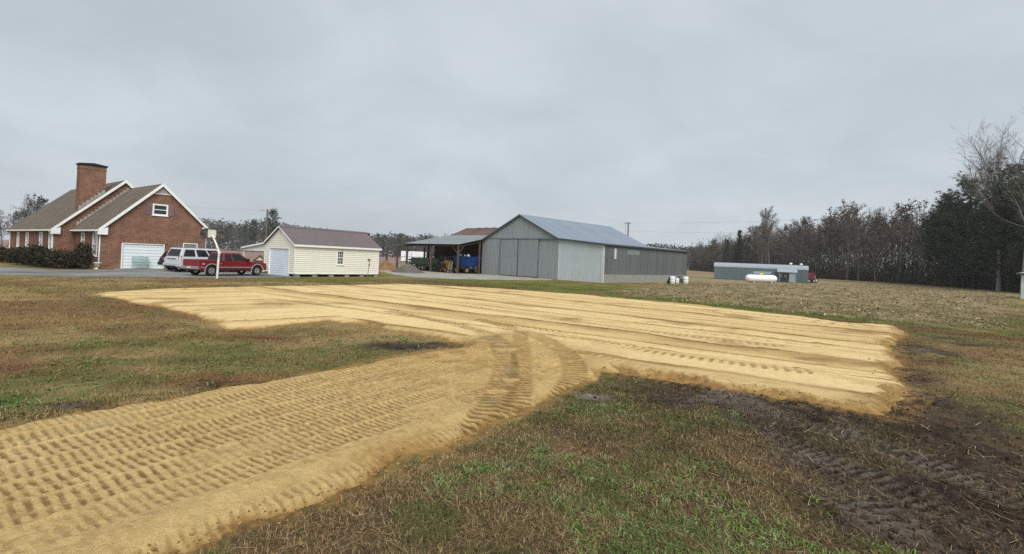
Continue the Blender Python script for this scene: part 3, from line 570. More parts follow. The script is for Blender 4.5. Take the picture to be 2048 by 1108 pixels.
def place(name, me, mat, parent, org, X, Zd):
    """put a sheet at org with its x axis along X and its z axis along Zd"""
    if not me.materials: me.materials.append(mat)
    if me.materials[0] is not mat: me = me.copy(); me.materials[0] = mat
    o = bpy.data.objects.new(name, me); COL.objects.link(o); o.parent = parent
    X = Vector(X).normalized(); Zv = Vector(Zd).normalized(); Y = Zv.cross(X).normalized()
    mt_ = Matrix((X, Y, Zv)).transposed().to_4x4(); mt_.translation = Vector(org); o.matrix_local = mt_; return o
def clad(parent, name, mat, org, X, Zd, length, top, pw=.9, pitch=.225, dep=.02, z0=0.0):
    """a row of sheets; top(a) gives the height at a distance a along the wall"""
    n = max(1, round(length / pw)); w_ = length / n; X = Vector(X).normalized()
    for i in range(n):
        a, b = i * w_, (i + 1) * w_; place(name, rib_mesh(w_ - .004, top(a) - z0, top(b) - z0, pitch, dep), mat, parent, Vector(org) + X * a + Vector(Zd).normalized() * z0, X, Zd)

# ------------------------------------------------------------------ grey metal barn
BL, BY = (-3.537, 64.262), math.radians(-43.698)
barn = thing('metal_barn', 'large grey metal barn with sliding doors and a white fronted lean-to', 'barn', BL, BY)
def bp_(u, v, ax, c): return on_plane(BL, BY, u, v, ax, c)
BW, BS, BLn, BHE, BHL, BHR = 12.178, 5.925, 19.551, 4.607, 4.046, 7.457
ZINC = metal('dull_zinc', VT(129, 134, 135), .6, .1, tint=.04, dirt=(VT(106, 112, 108), .5, .5)); ZDOOR = metal('grey_door_sheet', VT(122, 127, 128), .6, .1, tint=.03); ZPALE = metal('pale_painted_sheet', VT(166, 174, 176), .6, .05, tint=.02, var=.05)
ZSIDE = metal('weathered_zinc', VT(93, 98, 98), .6, .12, tint=.10, var=.18, dirt=(VT(72, 78, 76), .6, .8)); ZROOF = metal('blue_grey_roof', HZ(142, 154, 166), .5, .1, tint=.06, var=.08, streak=2)
up = (0, 0, 1); bt = lambda x: BHE + (BHR - BHE) * (1 - abs(x - BW / 2) / (BW / 2)) - .05
core = MB(); core.prism([(.06, 0), (BW - .06, 0), (BW - .06, BHE - .12), (BW / 2, BHR - .15), (.06, BHE - .12)], 'y', .06, BLn - .06); core.prism([(BW - .05, 0), (BW + BS - .06, 0), (BW + BS - .06, BHL - .12), (BW - .05, BHE - .14)], 'y', .06, BLn - .06)
core.build('frame', M('barn_frame', VT(120, 126, 124), .8), barn)
d0, d1, d2 = (bp_(u, 520, 'y', 0)[0] for u in (1001.8, 1036.6, 1077)); hdr = BHE + .0
clad(barn, 'wall_sheet', ZINC, (0, 0, 0), (1, 0, 0), up, d0, lambda a: hdr, pw=1.0); clad(barn, 'wall_sheet', ZINC, (d2, 0, 0), (1, 0, 0), up, BW - d2 - .03, lambda a: hdr, pw=1.1)
place('corner_sheet', rib_mesh(.42, 4.3, 4.45, .21, .02), ZINC, barn, (-.47, .05, 0), (1, 0, 0), up)
gs = MB()
n = 14; 
for i in range(n):
    a, b = i * BW / n, (i + 1) * BW / n; z0 = hdr + .03
    ta, tb = max(bt(a) - z0, .02), max(bt(b) - z0, .02)
    place('gable_sheet', rib_mesh(BW / n - .004, ta, tb, .225, .02), ZINC, barn, (a, -.035, z0), (1, 0, 0), up)
for a, b in ((d0 - .05, d1 - .015), (d1 + .015, d2 + .05)):
    dr = MB(); dr.box(a, b, -.13, -.05, .12, hdr - .1); dro = dr.build('sliding_door', ZDOOR, barn)
    clad(dro, 'door_sheet', ZDOOR, (a + .05, -.135, .1), (1, 0, 0), up, b - a - .1, lambda q: hdr - .22, pw=1.0, pitch=.2, dep=.014)
    [MB().box(q0, q0 + .05, -.16, -.132, .1, hdr - .1).build('door_edge', M('dark_edge', VT(74, 80, 80), .6), dro) for q0 in (a, b - .05)]
mb = MB(); mb.box(d0 - .1, BW - .02, -.2, -.045, hdr - .09, hdr + .02); mb.box(0, d0 - .1, -.06, -.03, hdr - .03, hdr + .02); mb.build('door_track', M('track_grey', VT(96, 104, 104), .6), barn)
clad(barn, 'front_sheet', ZPALE, (BW + .02, 0, 0), (1, 0, 0), up, BS - .32, lambda a: BHE - .1 + (BHL - BHE) * a / BS, pw=.95, pitch=.19, dep=.014)
[MB().box(q0, q1, -.05, .05, 0, q2).build('corner_trim', M('white_corner', VT(178, 182, 180), .6), barn) for q0, q1, q2 in ((BW - .06, BW + .015, BHE - .08), (BW + BS - .30, BW + BS + .03, BHL - .1))]
mb = MB(); mb.box(BW + BS - .04, BW + BS + .02, .06, BLn, 0, .95); mb.build('sill_wall', M('pale_block_sill', VT(130, 131, 124), .9, var=.15, dirt=(VT(104, 100, 84), 1.2, .7)), barn)
clad(barn, 'side_sheet', ZSIDE, (BW + BS + .03, .06, .9), (0, 1, 0), up, BLn - .06, lambda a: BHL - 1.0, pw=.78, pitch=.195, dep=.022)
for u, v0, v1, m_, hh in ((1230, 497, 518, M('translucent_strip', VT(176, 180, 178), .5), .28),):
    a = bp_(u - 1.6, v0, 'x', BW + BS); b = bp_(u + 1.6, v1, 'x', BW + BS); mb = MB(); mb.box(BW + BS + .045, BW + BS + .07, a[1], b[1], b[2], a[2]); mb.build('light_strip', m_, barn)
a = bp_(1254, 500, 'x', BW + BS); b = bp_(1278, 511, 'x', BW + BS); mb = MB(); mb.box(BW + BS + .044, BW + BS + .062, a[1], b[1], b[2], a[2]); mb.build('patch_sheet', metal('newer_sheet', VT(110, 119, 118), .6, .1), barn)
# back and left walls
clad(barn, 'wall_sheet', ZINC, (BW + BS, BLn, 0), (-1, 0, 0), up, BS, lambda a: BHL - .1 + (BHE - BHL) * a / BS, pw=1.0); clad(barn, 'wall_sheet', ZINC, (0, BLn, 0), (0, -1, 0), up, BLn, lambda a: BHE - .1, pw=1.2)
n = 12
for i in range(n): a, b = i * BW / n, (i + 1) * BW / n; place('wall_sheet', rib_mesh(BW / n - .004, bt(BW - a), bt(BW - b), .225, .02), ZINC, barn, (BW - a, BLn, 0), (-1, 0, 0), up)
ov = .3; sl = math.hypot(BW / 2 + .02, BHR - BHE); n = 22; pw = (BLn + 2 * ov) / n
for side in (1, -1):
    for i in range(n):
        y = -ov + i * pw
        if side == 1: place('roof_sheet', rib_mesh(pw + .01, sl + .1, sl + .1, .3, .028), ZROOF, barn, (BW + .06, y, BHE + .0), (0, 1, 0), (-(BW / 2 + .02), 0, BHR - BHE))
        else: place('roof_sheet', rib_mesh(pw + .01, sl + .3, sl + .3, .3, .028), ZROOF, barn, (-.22, y + pw, BHE - .1), (0, -1, 0), ((BW / 2 + .02), 0, BHR - BHE))
sl2 = math.hypot(BS, BHE - BHL)
for i in range(n): y = -ov + i * pw; place('lean_to_roof_sheet', rib_mesh(pw + .01, sl2 + .2, sl2 + .2, .3, .028), ZROOF, barn, (BW + BS + .28, y, BHL + .0), (0, 1, 0), (-BS, 0, BHE - BHL))
mb = MB(); mb.prism([(BW / 2 - .3, BHR - .12), (BW / 2, BHR + .06), (BW / 2 + .3, BHR - .1), (BW / 2, BHR + .02)], 'y', -ov, BLn + ov); mb.build('ridge_cap', ZROOF, barn)
TRD = M('dark_fascia', VT(66, 70, 72), .6); mb = MB()
mb.prism([(BW + .06, BHE - .02), (BW / 2, BHR - .02), (BW / 2, BHR - .16), (BW + .06, BHE - .16)], 'y', -ov + .01, -ov + .05); mb.prism([(-.22, BHE - .12), (BW / 2 - .002, BHR - .02), (BW / 2 - .002, BHR - .2), (-.22, BHE - .3)], 'y', -ov + .01, -ov + .05)
mb.box(BW + BS + .2, BW + BS + .25, -ov, BLn + ov, BHL - .14, BHL - .01); mb.prism([(BW + .07, BHE - .03), (BW + BS + .25, BHL - .02), (BW + BS + .25, BHL - .14), (BW + .07, BHE - .15)], 'y', -ov + .01, -ov + .05); mb.build('fascia', TRD, barn)

# ------------------------------------------------------------------ cream clapboard garage
GL_, GY = (-16.791, 38.789), math.radians(53.072)
gar = thing('clapboard_garage', 'cream clapboard garage with brown metal roof and open lean-to bay', 'garage', GL_, GY)
def gp(u, v, ax, c): return on_plane(GL_, GY, u, v, ax, c)
GW, GLn, GHE, GHR, GZ, GMW, GHM = 4.668, 7.954, 2.633, 3.996, .26, 3.652, 2.186
CREAM = M('cream_vinyl', VT(206, 203, 188), .55, var=.04, vscale=.8, var2=.03); BROWNR = metal('brown_roof_sheet', HZ(118, 106, 106), .45, .1, tint=.03, var=.05, streak=2)
gtop = lambda y: (GHE + (GHR - GHE) * (1 - abs(y - GW / 2) / (GW / 2)) if y <= GW else GHE + (GHM - GHE) * (y - GW) / (GMW + .17)) - .1
dl = gp(538, 549, 'x', 0); dr_ = gp(575.8, 550, 'x', 0); dt_ = gp(541, 496.3, 'x', 0)[2]; RD = (dr_[1], dl[1], .0, dt_)
op_z = gp(510, 501, 'x', 0)[2]; OPN = (GW + .04, GW + GMW - .06, -.2, op_z)
wn0 = gp(674, 501, 'y', 0); wn1 = gp(687, 530, 'y', 0); GWN = (wn0[0], wn1[0], wn1[2], wn0[2])
core = MB(); wall_holes(core, 'x', .03, .12, [0, GW / 2, GW, GW + GMW], GZ - .04, gtop, [(RD[0], RD[1], -.3, RD[3]), OPN]); wall_holes(core, 'y', .03, .12, [.13, GLn - .02], GZ - .04, lambda a: GHE - .12, [GWN])
core.box(.13, GLn - .13, GW - .1, GW - .02, GZ - .04, GHE); wall_holes(core, 'x', GLn - .12, GLn - .02, [0, GW / 2, GW], GZ - .04, gtop, []); core.build('wall_core', M('cream_core', VT(196, 192, 166), .7), gar)
def board(mbn, ax, c, out, z, h, s0, s1, t0, t1):
    """one lapped board: bottom edge proud of the top edge; s0..s1 its lower length, t0..t1 its upper"""
    P = lambda a, d, zz_: (a, c + out * d, zz_) if ax == 'y' else (c + out * d, a, zz_)
    mbn.hexa([P(s0, .028, z), P(s1, .028, z), P(s1, -.035, z), P(s0, -.035, z), P(t0, .002, z + h), P(t1, .002, z + h), P(t1, -.035, z + h), P(t0, -.035, z + h)])
ch_ = .158; z = GZ
while z < GHR - .15:
    h = ch_ - .002
    if z + h < GHE - .08:
        for a, b in (((0.08, GWN[0]), (GWN[1], GLn - .08)) if GWN[2] - .08 < z + h / 2 < GWN[3] + .05 else ((.08, GLn - .08),)): m = MB(); board(m, 'y', 0, -1, z, h, a, b, a, b); m.build('siding_board', CREAM, gar)
    # front: clip to the roof line and the openings
    def ext(zv):
        lo = max(.02, (zv + .1 - GHE) / (GHR - GHE) * GW / 2) if zv + .1 > GHE else .02
        hi = GW - (zv + .1 - GHE) / (GHR - GHE) * GW / 2 if zv + .1 > GHE else (GW + min(GMW, (GHE - zv - .1) / (GHE - GHM) * (GMW + .17)) if zv + h > op_z else GW)
        return lo + .02, hi - .02
    l0_, h0_ = ext(z); l1_, h1_ = ext(z + h); zc = z + h / 2
    segs = [((l0_, h0_), (l1_, h1_))]
    if zc < RD[3] + .02: segs = [((l0_, RD[0] - .08), (l1_, RD[0] - .08)), ((RD[1] + .08, h0_), (RD[1] + .08, h1_))]
    if zc < op_z + .05: segs = [(a, (b[0], b[1])) for a, b in segs]; segs = [((a[0], min(a[1], GW - .02)), (b[0], min(b[1], GW - .02))) for a, b in segs]
    for a, b in segs:
        if a[1] - a[0] > .05 and b[1] - b[0] > .02: m = MB(); board(m, 'x', 0, -1, z, h, a[0], a[1], b[0], b[1]); m.build('siding_board', CREAM, gar)
    z += ch_
for q in ((-.045, .06, -.045, .09, GZ - .03, GHE - .1), (GLn - .07, GLn + .03, -.04, .06, GZ - .03, GHE - .1), (-.04, .05, GW - .05, GW + .05, GZ - .1, op_z)): MB().box(*q).build('corner_board', WHITE, gar)
for q in ((.09, GLn - .07, -.042, .03, GZ - .05, GZ + .02), (-.042, .03, .09, RD[0] - .09, GZ - .05, GZ + .02)): MB().box(*q).build('base_trim', WHITE, gar)
mb = MB(); mb.box(-.04, .05, RD[0] - .085, RD[0] - .002, -.02, RD[3] + .09); mb.box(-.04, .05, RD[1] + .002, RD[1] + .085, -.02, RD[3] + .09); mb.box(-.04, .05, RD[0], RD[1], RD[3] + .002, RD[3] + .09); rdo = mb.build('roller_door', WHITE, gar)
RDM = M('pale_blue_slat', VT(196, 204, 214), .5, var=.05); n = 12; hh = RD[3] / n
for i in range(n): mb = MB(); mb.prism([(.045, i * hh + .004), (.03, i * hh + .02), (.03, (i + 1) * hh - .03), (.05, (i + 1) * hh - .004), (.08, (i + 1) * hh - .004), (.08, i * hh + .004)], 'y', RD[0], RD[1]); mb.v = [(p[0], p[1], p[2]) for p in mb.v]; mb.build('slat', RDM, rdo)
mb = MB(); mb.box(.085, .1, RD[0], RD[1], 0, RD[3]); mb.build('slat_back', M('slat_shadow_steel', VT(130, 138, 150), .6), rdo)
window(gar, 'y', 0, -1, *GWN, fr=.09, mid=True, cols=3, rows=4)
mb = MB(); mb.box(-.04, .01, GW + GMW - .09, GW + GMW + .03, 0, GHM - .06); mb.build('post', WHITE, gar); mb = MB(); mb.box(GLn - .1, GLn, GW + GMW - .09, GW + GMW + .03, 0, GHM - .06); mb.build('post', WHITE, gar)
mb = MB(); mb.box(-.042, .05, GW + .03, GW + GMW + .03, op_z - .02, op_z + .09); mb.box(0.06, GLn, GW + GMW - .06, GW + GMW + .02, GHM - .28, GHM - .1); mb.build('beam', WHITE, gar)
ovg = .2; n = 9; pw = (GLn + 2 * ovg) / n; slg = math.hypot(GW / 2, GHR - GHE)
for i in range(n):
    x = -ovg + i * pw
    place('roof_sheet', rib_mesh(pw + .008, slg + .2, slg + .2, .23, .022), BROWNR, gar, (x, -.17, GHE - .1), (1, 0, 0), (0, GW / 2, GHR - GHE)); place('roof_sheet', rib_mesh(pw + .008, slg, slg, .23, .022), BROWNR, gar, (x + pw, GW, GHE), (-1, 0, 0), (0, -GW / 2, GHR - GHE))
    sl3 = math.hypot(GMW + .17, GHE - GHM); place('lean_to_sheet', rib_mesh(pw + .008, sl3, sl3, .23, .022), BROWNR, gar, (x + pw, GW + GMW + .17, GHM), (-1, 0, 0), (0, -(GMW + .17), GHE - GHM))
mb = MB(); mb.prism([(GW / 2 - .2, GHR - .08), (GW / 2, GHR + .04), (GW / 2 + .2, GHR - .08), (GW / 2, GHR + .01)], 'x', -ovg, GLn + ovg); mb.build('ridge_cap', BROWNR, gar)
mb = MB()
for x in (-ovg - .002, GLn + ovg - .03):
    for a, za, b, zb in ((-.19, GHE - .12, GW / 2, GHR - .015), (GW / 2 + .001, GHR - .015, GW, GHE - .015), (GW + .001, GHE - .015, GW + GMW + .19, GHM - .015)): mb.prism([(a, za), (b, zb), (b, zb - .13), (a, za - .13)], 'x', x, x + .03)
mb.box(-ovg + .03, GLn + ovg - .03, -.19, -.165, GHE - .27, GHE - .11); mb.box(-ovg + .03, GLn + ovg - .03, GW + GMW + .165, GW + GMW + .19, GHM - .14, GHM - .02); mb.box(.06, GLn - .06, -.16, .0, GHE - .27, GHE - .25); mb.build('fascia', WHITE, gar)
mb = MB(); mb.box(-.03, -.004, GW / 2 - .12, GW / 2 + .12, GHR - .75, GHR - .4); mb.build('gable_vent', M('cream_vent', VT(190, 188, 164), .7), gar)
for i in range(6): mb = MB(); mb.box(.1 + i * 1.5, .5 + i * 1.5, .06, .36, -.1, GZ - .045); mb.build('pier', CONC, gar)
for i in range(6): mb = MB(); mb.box(.1 + i * 1.5, .5 + i * 1.5, GW - .4, GW - .1, -.1, GZ - .045); mb.build('pier', CONC, gar)
mb = MB(); mb.box(.13, GLn - .13, .05, GW - .05, GZ - .04, GZ + .02); mb.build('floor', M('plywood_floor', VT(120, 100, 76), .9), gar)

# ------------------------------------------------------------------ open equipment shed, and the old rusty barn it leans on
SL_ = (-6.61, 61.55); SY = math.atan2(6.8, -7.75)                    # x runs left along the eave, -y runs back
shed = thing('equipment_shed', 'open sided equipment shed with grey metal roof on timber posts', 'shed', SL_, SY)
WOOD = M('grey_brown_timber', VT(76, 63, 53), .9, var=.25, vscale=2, stretch=(4, 4, .5), bump=.3); WOODD = M('dark_boards', VT(58, 44, 38), .95, var=.3, vscale=1.5, stretch=(3, 3, .4))
SE, SB, SD, SWd = 3.62, 5.2, 7.4, 10.3
GALV = metal('galvanised_shed_roof', HZ(138, 146, 148), .5, .15, tint=.06, streak=2, dirt=(HZ(110, 98, 84), .3, .5)); RUST = metal('rusty_roof', HZ(112, 88, 82), .85, .0, tint=.12, streak=2, dirt=(HZ(90, 66, 60), .35, .9))
n = 11; pw = (SWd + .6) / n; s1 = math.hypot(SD + .3, SB - SE)
for i in range(n): x = -.3 + i * pw; place('roof_sheet', rib_mesh(pw + .008, s1, s1, .33, .025), GALV, shed, (x + pw, .3, SE), (-1, 0, 0), (0, -(SD + .3), SB - SE))
n = 9; pw = SD / n; s2 = math.hypot(5.2, .55)
for i in range(n): y0 = -.05 - i * pw; z_ = SE - .05 + (SB - SE) * (i + .5) / n * .35; place('side_roof_sheet', rib_mesh(pw + .008, s2, s2, .33, .025), GALV, shed, (SWd + 5.2, y0 - pw, z_ - .5), (0, 1, 0), (-5.2, 0, .55))
for x, y, zt in ((0, 0, SE), (5.15, 0, SE), (10.2, 0, SE), (0, -3.7, SE + .75), (10.2, -3.7, SE + .75), (15.2, -.2, SE - .55), (15.2, -3.7, SE - .3), (15.2, -7.0, SE - .1), (12.7, -.2, SE - .3)):
    mb = MB(); mb.tube([(x, y, -.1), (x + .02, y, zt * .5), (x, y, zt - .12)], [.15, .14, .13], 8); p = mb.build('post', WOOD, shed)
for a, b in (((.0, 0, 2.35), (1.1, 0, SE - .2)), ((10.2, 0, 2.3), (9.2, 0, SE - .2)), ((10.2, 0, 2.3), (11.0, 0, SE - .4)), ((0, 0, 2.4), (0, -1.1, SE))): mb = MB(); mb.tube([a, b], .06, 6); mb.build('brace', WOOD, shed)
mb = MB(); mb.box(-.3, SWd + .3, -.06, .06, SE - .28, SE - .07); mb.prism([(-.05, SE - .2), (-SD, SB - .2), (-SD, SB - .35), (-.05, SE - .35)], 'x', -.08, .08); mb.prism([(-.05, SE - .2), (-SD, SB - .2), (-SD, SB - .35), (-.05, SE - .35)], 'x', SWd - .08, SWd + .08); mb.build('beam', WOODD, shed)
mb = MB(); mb.prism([(.22, SE - .06), (-SD, SB - .06), (-SD, SB - .085), (.22, SE - .085)], 'x', -.25, SWd + .25); mb.build('shade_deck', WOODD, shed)  # dark deck added under the metal sheets so the underside reads as shaded
for k in range(5): mb = MB(); y = -1.2 - k * 1.4; z_ = SE + (SB - SE) * (-y) / SD; mb.box(-.25, SWd + .25, y - .04, y + .04, z_ - .16, z_ - .03); mb.build('purlin', WOODD, shed)
mb = MB(); mb.box(10.25, 13.4, -SD - .1, -SD, 0, 3.9); mb.build('shade_backing', WOODD, shed)  # dark wall added to close the gap and darken the shed interior
oldb = thing('rusty_roofed_barn', 'old dark board barn with rusty red metal roof behind the open shed', 'barn', SL_, SY)
mb = MB(); mb.prism([(-SD - .05, 0), (-SD - .05, SB - .1), (-10.65, 6.35), (-14, SB - .1), (-14, 0)], 'x', -6.0, 10.2); mb.build('wall', WOODD, oldb)
n = 15; pw = 16.2 / n
for i in range(n):
    x = -6.1 + i * pw; q = math.hypot(3.3, 1.3)
    place('roof_sheet', rib_mesh(pw + .008, q, q, .27, .02), RUST, oldb, (x + pw, -SD + .02, SB - .04), (-1, 0, 0), (0, -3.3, 1.3)); place('roof_sheet', rib_mesh(pw + .008, q + .3, q + .3, .27, .02), RUST, oldb, (x, -14.2, SB - .13), (1, 0, 0), (0, 3.3, 1.3))
mb = MB()
for i in range(9): mb.box(-5.2 + i * 1.5, -4.4 + i * 1.5, -10.85, -10.55, 6.48, 6.56)
mb.build('ridge_cap', M('loose_ridge_tin', HZ(176, 172, 166), .5), oldb)
def sh(x, y, z=0.0):
    c, s = math.cos(SY), math.sin(SY); return (SL_[0] + c * x - s * y, SL_[1] + s * x + c * y, z)
# things kept under the shed roof
def wheel(parent, c, r, wdt, ax='y', rim=True, name='wheel', rimmat=None, out=1, lug=False):
    T = M('tyre_rubber', (.014, .014, .015), .85); Rm = rimmat or M('steel_rim', (.5, .5, .5), .4, .6)
    mb = MB(); h = wdt / 2; mb.lathe([(r * .6, -h), (r * .92, -h), (r, -h * .7), (r, h * .7), (r * .92, h), (r * .6, h), (r * .58, 0), (r * .6, -h)], 22, c, ax, False); w_ = mb.build(name, T, parent, smooth=False)
    if rim:
        m = MB(); m.lathe([(r * .12, -h * .6 * out), (r * .6, -h * .75 * out), (r * .62, 0), (r * .6, h * .62 * out), (r * .2, h * .5 * out), (r * .12, h * .62 * out)], 20, c, ax); m.build('rim', Rm, w_)
    return w_
BLUE = M('blue_steel', VT(22, 62, 116), .5, var=.2); YEL = M('yellow_enamel', VT(140, 104, 40), .6, var=.3, dirt=(VT(90, 66, 36), .9, .8)); GRN = M('faded_green_paint', VT(56, 70, 60), .7, var=.2); STL = M('worn_steel', VT(110, 108, 104), .5, .4)
t = thing('blue_hopper_wagon', 'blue slope sided hopper wagon under the shed roof by the barn', 'wagon', sh(1.7, -3.1), SY + .06)
mb = MB(); mb.hexa([(-1.2, -.9, .95), (1.2, -.9, .95), (1.2, .9, .95), (-1.2, .9, .95), (-1.6, -1.1, 2.15), (1.5, -1.1, 2.15), (1.5, 1.1, 2.15), (-1.6, 1.1, 2.15)]); mb.build('hopper', BLUE, t, bevel=.03)
mb = MB(); mb.box(-1.66, 1.56, 1.1, 1.16, 2.08, 2.2); mb.box(-1.66, 1.56, -1.16, -1.1, 2.08, 2.2); [mb.hexa([(x - .04, .9, .95), (x + .04, .9, .95), (x + .04, .95, .95), (x - .04, .95, .95), (x - .04, 1.1, 2.1), (x + .04, 1.1, 2.1), (x + .04, 1.15, 2.1), (x - .04, 1.15, 2.1)]) for x in (-.8, 0, .8)]; mb.build('rim_rail', BLUE, t)
mb = MB(); mb.box(-1.4, 1.5, -.5, -.4, .6, .94); mb.box(-1.4, 1.5, .4, .5, .6, .94); mb.build('chassis', STL, t)
for x in (-1, 1):
    for y in (-.85, .85): wheel(t, (x, y, .42), .42, .22)
for i, (x, y, hgt, r_) in enumerate(((-.9, .6, .34, .16), (-.4, .7, .3, .13), (.35, .7, .42, .13), (.75, .65, .46, .12), (-.6, .2, .3, .14))):
    o = MB(); o.lathe([(r_ * .8, 0), (r_, .03), (r_, hgt * .72), (r_ * .4, hgt * .9), (r_ * .35, hgt)], 12); q = o.build('plastic_jug', M('white_plastic', VT(196, 196, 190), .5), None, smooth=True); p = sh(1.7 + x, -3.1 + y, 2.0 + .13); q.location = p
    tag(q, 'small white plastic jug standing on the blue hopper wagon', 'jug', 'white jugs on the blue wagon')
mb = MB(); mb.box(.2, 3.1, -4.1, -2.1, 2.08, 2.13); q = mb.build('cover_board', WOODD); q.location = (SL_[0], SL_[1], 0); q.rotation_euler = (0, 0, SY); tag(q, 'flat dark board lying across the blue hopper wagon', 'board')
t = thing('yellow_machine', 'weathered yellow farm engine on small wheels between shed posts', 'machine', sh(3.6, -1.4), SY)
mb = MB(); mb.box(-.6, .6, -.5, .5, .45, 1.35); mb.box(-.5, .1, -.4, .4, 1.35, 1.6); mb.build('body', YEL, t, bevel=.05)
mb = MB(); mb.box(-.45, .45, .5, .53, .6, 1.2); mb.build('grille', M('dark_grille', (.03, .025, .02), .7), t); mb = MB(); mb.tube([(.3, 0, 1.3), (.3, 0, 2.0)], .05); mb.build('exhaust', STL, t); mb = MB(); mb.box(-.7, .7, -.55, .55, .36, .45); mb.build('skid', STL, t)
for x in (-.5, .5):
    for y in (-.6, .6): wheel(t, (x, y, .34), .34, .18, rimmat=YEL)
t = thing('spare_tractor_tyre', 'old black tractor tyre leaning by the middle shed post', 'tyre', sh(4.55, -.35, .0), SY + .3); wheel(t, (0, 0, .62), .62, .35, rim=False)
t = thing('hand_truck', 'grey steel hand truck standing against the corner shed post', 'hand truck', sh(.9, .25), SY)
mb = MB(); [mb.tube([(x, .35, .05), (x, 0, 1.45)], .03, 6) for x in (-.26, .26)]; [mb.tube([(-.26, .35 - .35 * f_, .05 + 1.4 * f_), (.26, .35 - .35 * f_, .05 + 1.4 * f_)], .022, 6) for f_ in (.15, .4, .65, .98)]; mb.build('frame', M('pale_steel', VT(150, 148, 142), .5, .3), t)
mb = MB(); mb.box(-.25, .25, .35, .75, .03, .05); mb.build('toe_plate', STL, t); [wheel(t, (x, .22, .15), .15, .08, ax='x') for x in (-.3, .3)]
t = thing('green_flat_wagon', 'faded green high sided farm wagon beneath the shed roof', 'wagon', sh(8.2, -2.2), SY + .05)
mb = MB(); mb.box(-2.9, 2.5, -1.05, -.98, .95, 1.75); mb.box(-2.9, 2.5, .98, 1.05, .95, 1.75); mb.box(-2.9, -2.83, -.98, .98, .95, 1.75); mb.box(2.43, 2.5, -.98, .98, .95, 1.75); mb.box(-2.83, 2.43, -.98, .98, .88, .98); mb.build('bed', GRN, t)
mb = MB(); [mb.box(x, x + .07, 1.05, 1.11, .9, 1.85) for x in (-2.8, -1.6, -.4, .8, 2.0)]; mb.build('stake', GRN, t); mb = MB(); mb.box(-2.6, 2.3, -.45, -.35, .6, .87); mb.box(-2.6, 2.3, .35, .45, .6, .87); mb.build('chassis', STL, t)
for x in (-2, 1.7):
    for y in (-.9, .9): wheel(t, (x, y, .4), .4, .2, rimmat=M('white_hub', VT(190, 188, 182), .5))
t = thing('white_box_trailer', 'white panelled box trailer parked behind the green wagon', 'trailer', (*AT(828, 92), 0), math.radians(175))
mb = MB(); mb.box(-2.1, 2.1, -1, 1, .9, 2.75); mb.build('box', M('white_panel', VT(214, 216, 216), .4), t, bevel=.04); mb = MB(); mb.box(-2.1, 2.1, 1.0, 1.03, 1.75, 1.8); mb.box(.1, .14, 1.0, 1.03, .9, 2.75); mb.build('seam', STL, t); [wheel(t, (x, y, .36), .36, .2) for x in (-.5, .4) for y in (-.9, .9)]
mb = MB(); mb.box(2.1, 3.3, -.06, .06, .5, .6); mb.box(-2.1, 2.1, -.9, .9, .72, .9); mb.build('drawbar', STL, t)
t = thing('dark_green_trailer', 'dark green flat trailer with pale wheel hubs under the low side roof', 'trailer', sh(13.6, -5.4), SY)
mb = MB(); mb.box(-2.2, 2.2, -.95, .95, .75, .9); mb.box(-2.2, -2.1, -.95, .95, .9, 1.7); [mb.box(x, x + .06, .9, .96, .9, 1.6) for x in (-1.2, -.2, .8, 1.8)]; mb.box(-2.2, 2.2, .9, .95, 1.25, 1.5); mb.build('bed', GRN, t)
for x in (-.5, .35):
    for y in (-.85, .85): wheel(t, (x, y, .38), .38, .2, rimmat=M('white_hub', VT(190, 188, 182), .5))
t = thing('wooden_crates', 'stack of pale wooden slatted crates by the back of the shed', 'crate', sh(9.0, -6.3), SY)
PALEW = M('pale_wood', VT(128, 112, 98), .85, var=.25)
for k in range(3):
    for j in range(2):
        mb = MB(); x = -1.1 + j * 1.15; [mb.box(x, x + 1.05, .4 + s_, .43 + s_, k * .75 + .05 + zz_, k * .75 + .18 + zz_) for s_ in (0, -.8) for zz_ in (0, .2, .4)]; [mb.box(x + a_, x + a_ + .08, .35, .4, k * .75 + .02, k * .75 + .62) for a_ in (0, .5, .97)]; mb.box(x, x + 1.05, -.4, .4, k * .75, k * .75 + .03); mb.build('crate_frame', PALEW, t)
# heaps outside the shed: lumpy cones
def heap(name, u, v, rx, ry, h, cols, label, cat, seed, n=60):
    g = G(u, v); a = np.linspace(0, 2 * np.pi, n, endpoint=False); rr = np.linspace(0, 1, 16); V = []; C_ = []
    for q in rr:
        for t_ in a:
            w_ = 1 + .22 * (vn(np.array([np.cos(t_) * 1.7 + 5]), np.array([np.sin(t_) * 1.7]), seed)[0] - .5); x, y = q * rx * w_ * math.cos(t_), q * ry * w_ * math.sin(t_)
            z = h * (1 - q) ** 1.0 * (.9 + .2 * fbm(np.array([x]), np.array([y]), .7, 3, seed)[0]) + (.05 + .1 * (1 - q)) * h * (fbm(np.array([x]), np.array([y]), .25, 2, seed + 3)[0] - .5) - .04 * q
            V.append((x, y, z)); k = fbm(np.array([x]), np.array([y]), .4, 3, seed + 8)[0]; C_.append(cols[0] * (1 - k) + cols[1] * k)
    V = np.array(V); m = len(a); Fc = [[i * m + k, i * m + (k + 1) % m, (i + 1) * m + (k + 1) % m, (i + 1) * m + k] for i in range(len(rr) - 1) for k in range(m)]
    o = finish(name, npmesh(name, V, Fc, np.array(C_)), MCOL('heap_soil', .95, .1, detail=((20, .3),), bump=((25, .05, .8),)), smooth=True); o.location = (g[0], g[1], .02); return tag(o, label, cat)
heap('gravel_pile', 816, 545.5, 2.05, 1.6, 1.12, (HZ(118, 112, 106), HZ(96, 90, 84)), 'smooth cone of grey gravel beside the track', 'gravel pile', 4)
heap('brush_pile', 772, 540.5, 1.75, 1.2, 1.25, (HZ(158, 124, 88), HZ(112, 82, 54)), 'heap of tan dead brush and straw behind the cream garage', 'brush pile', 14)

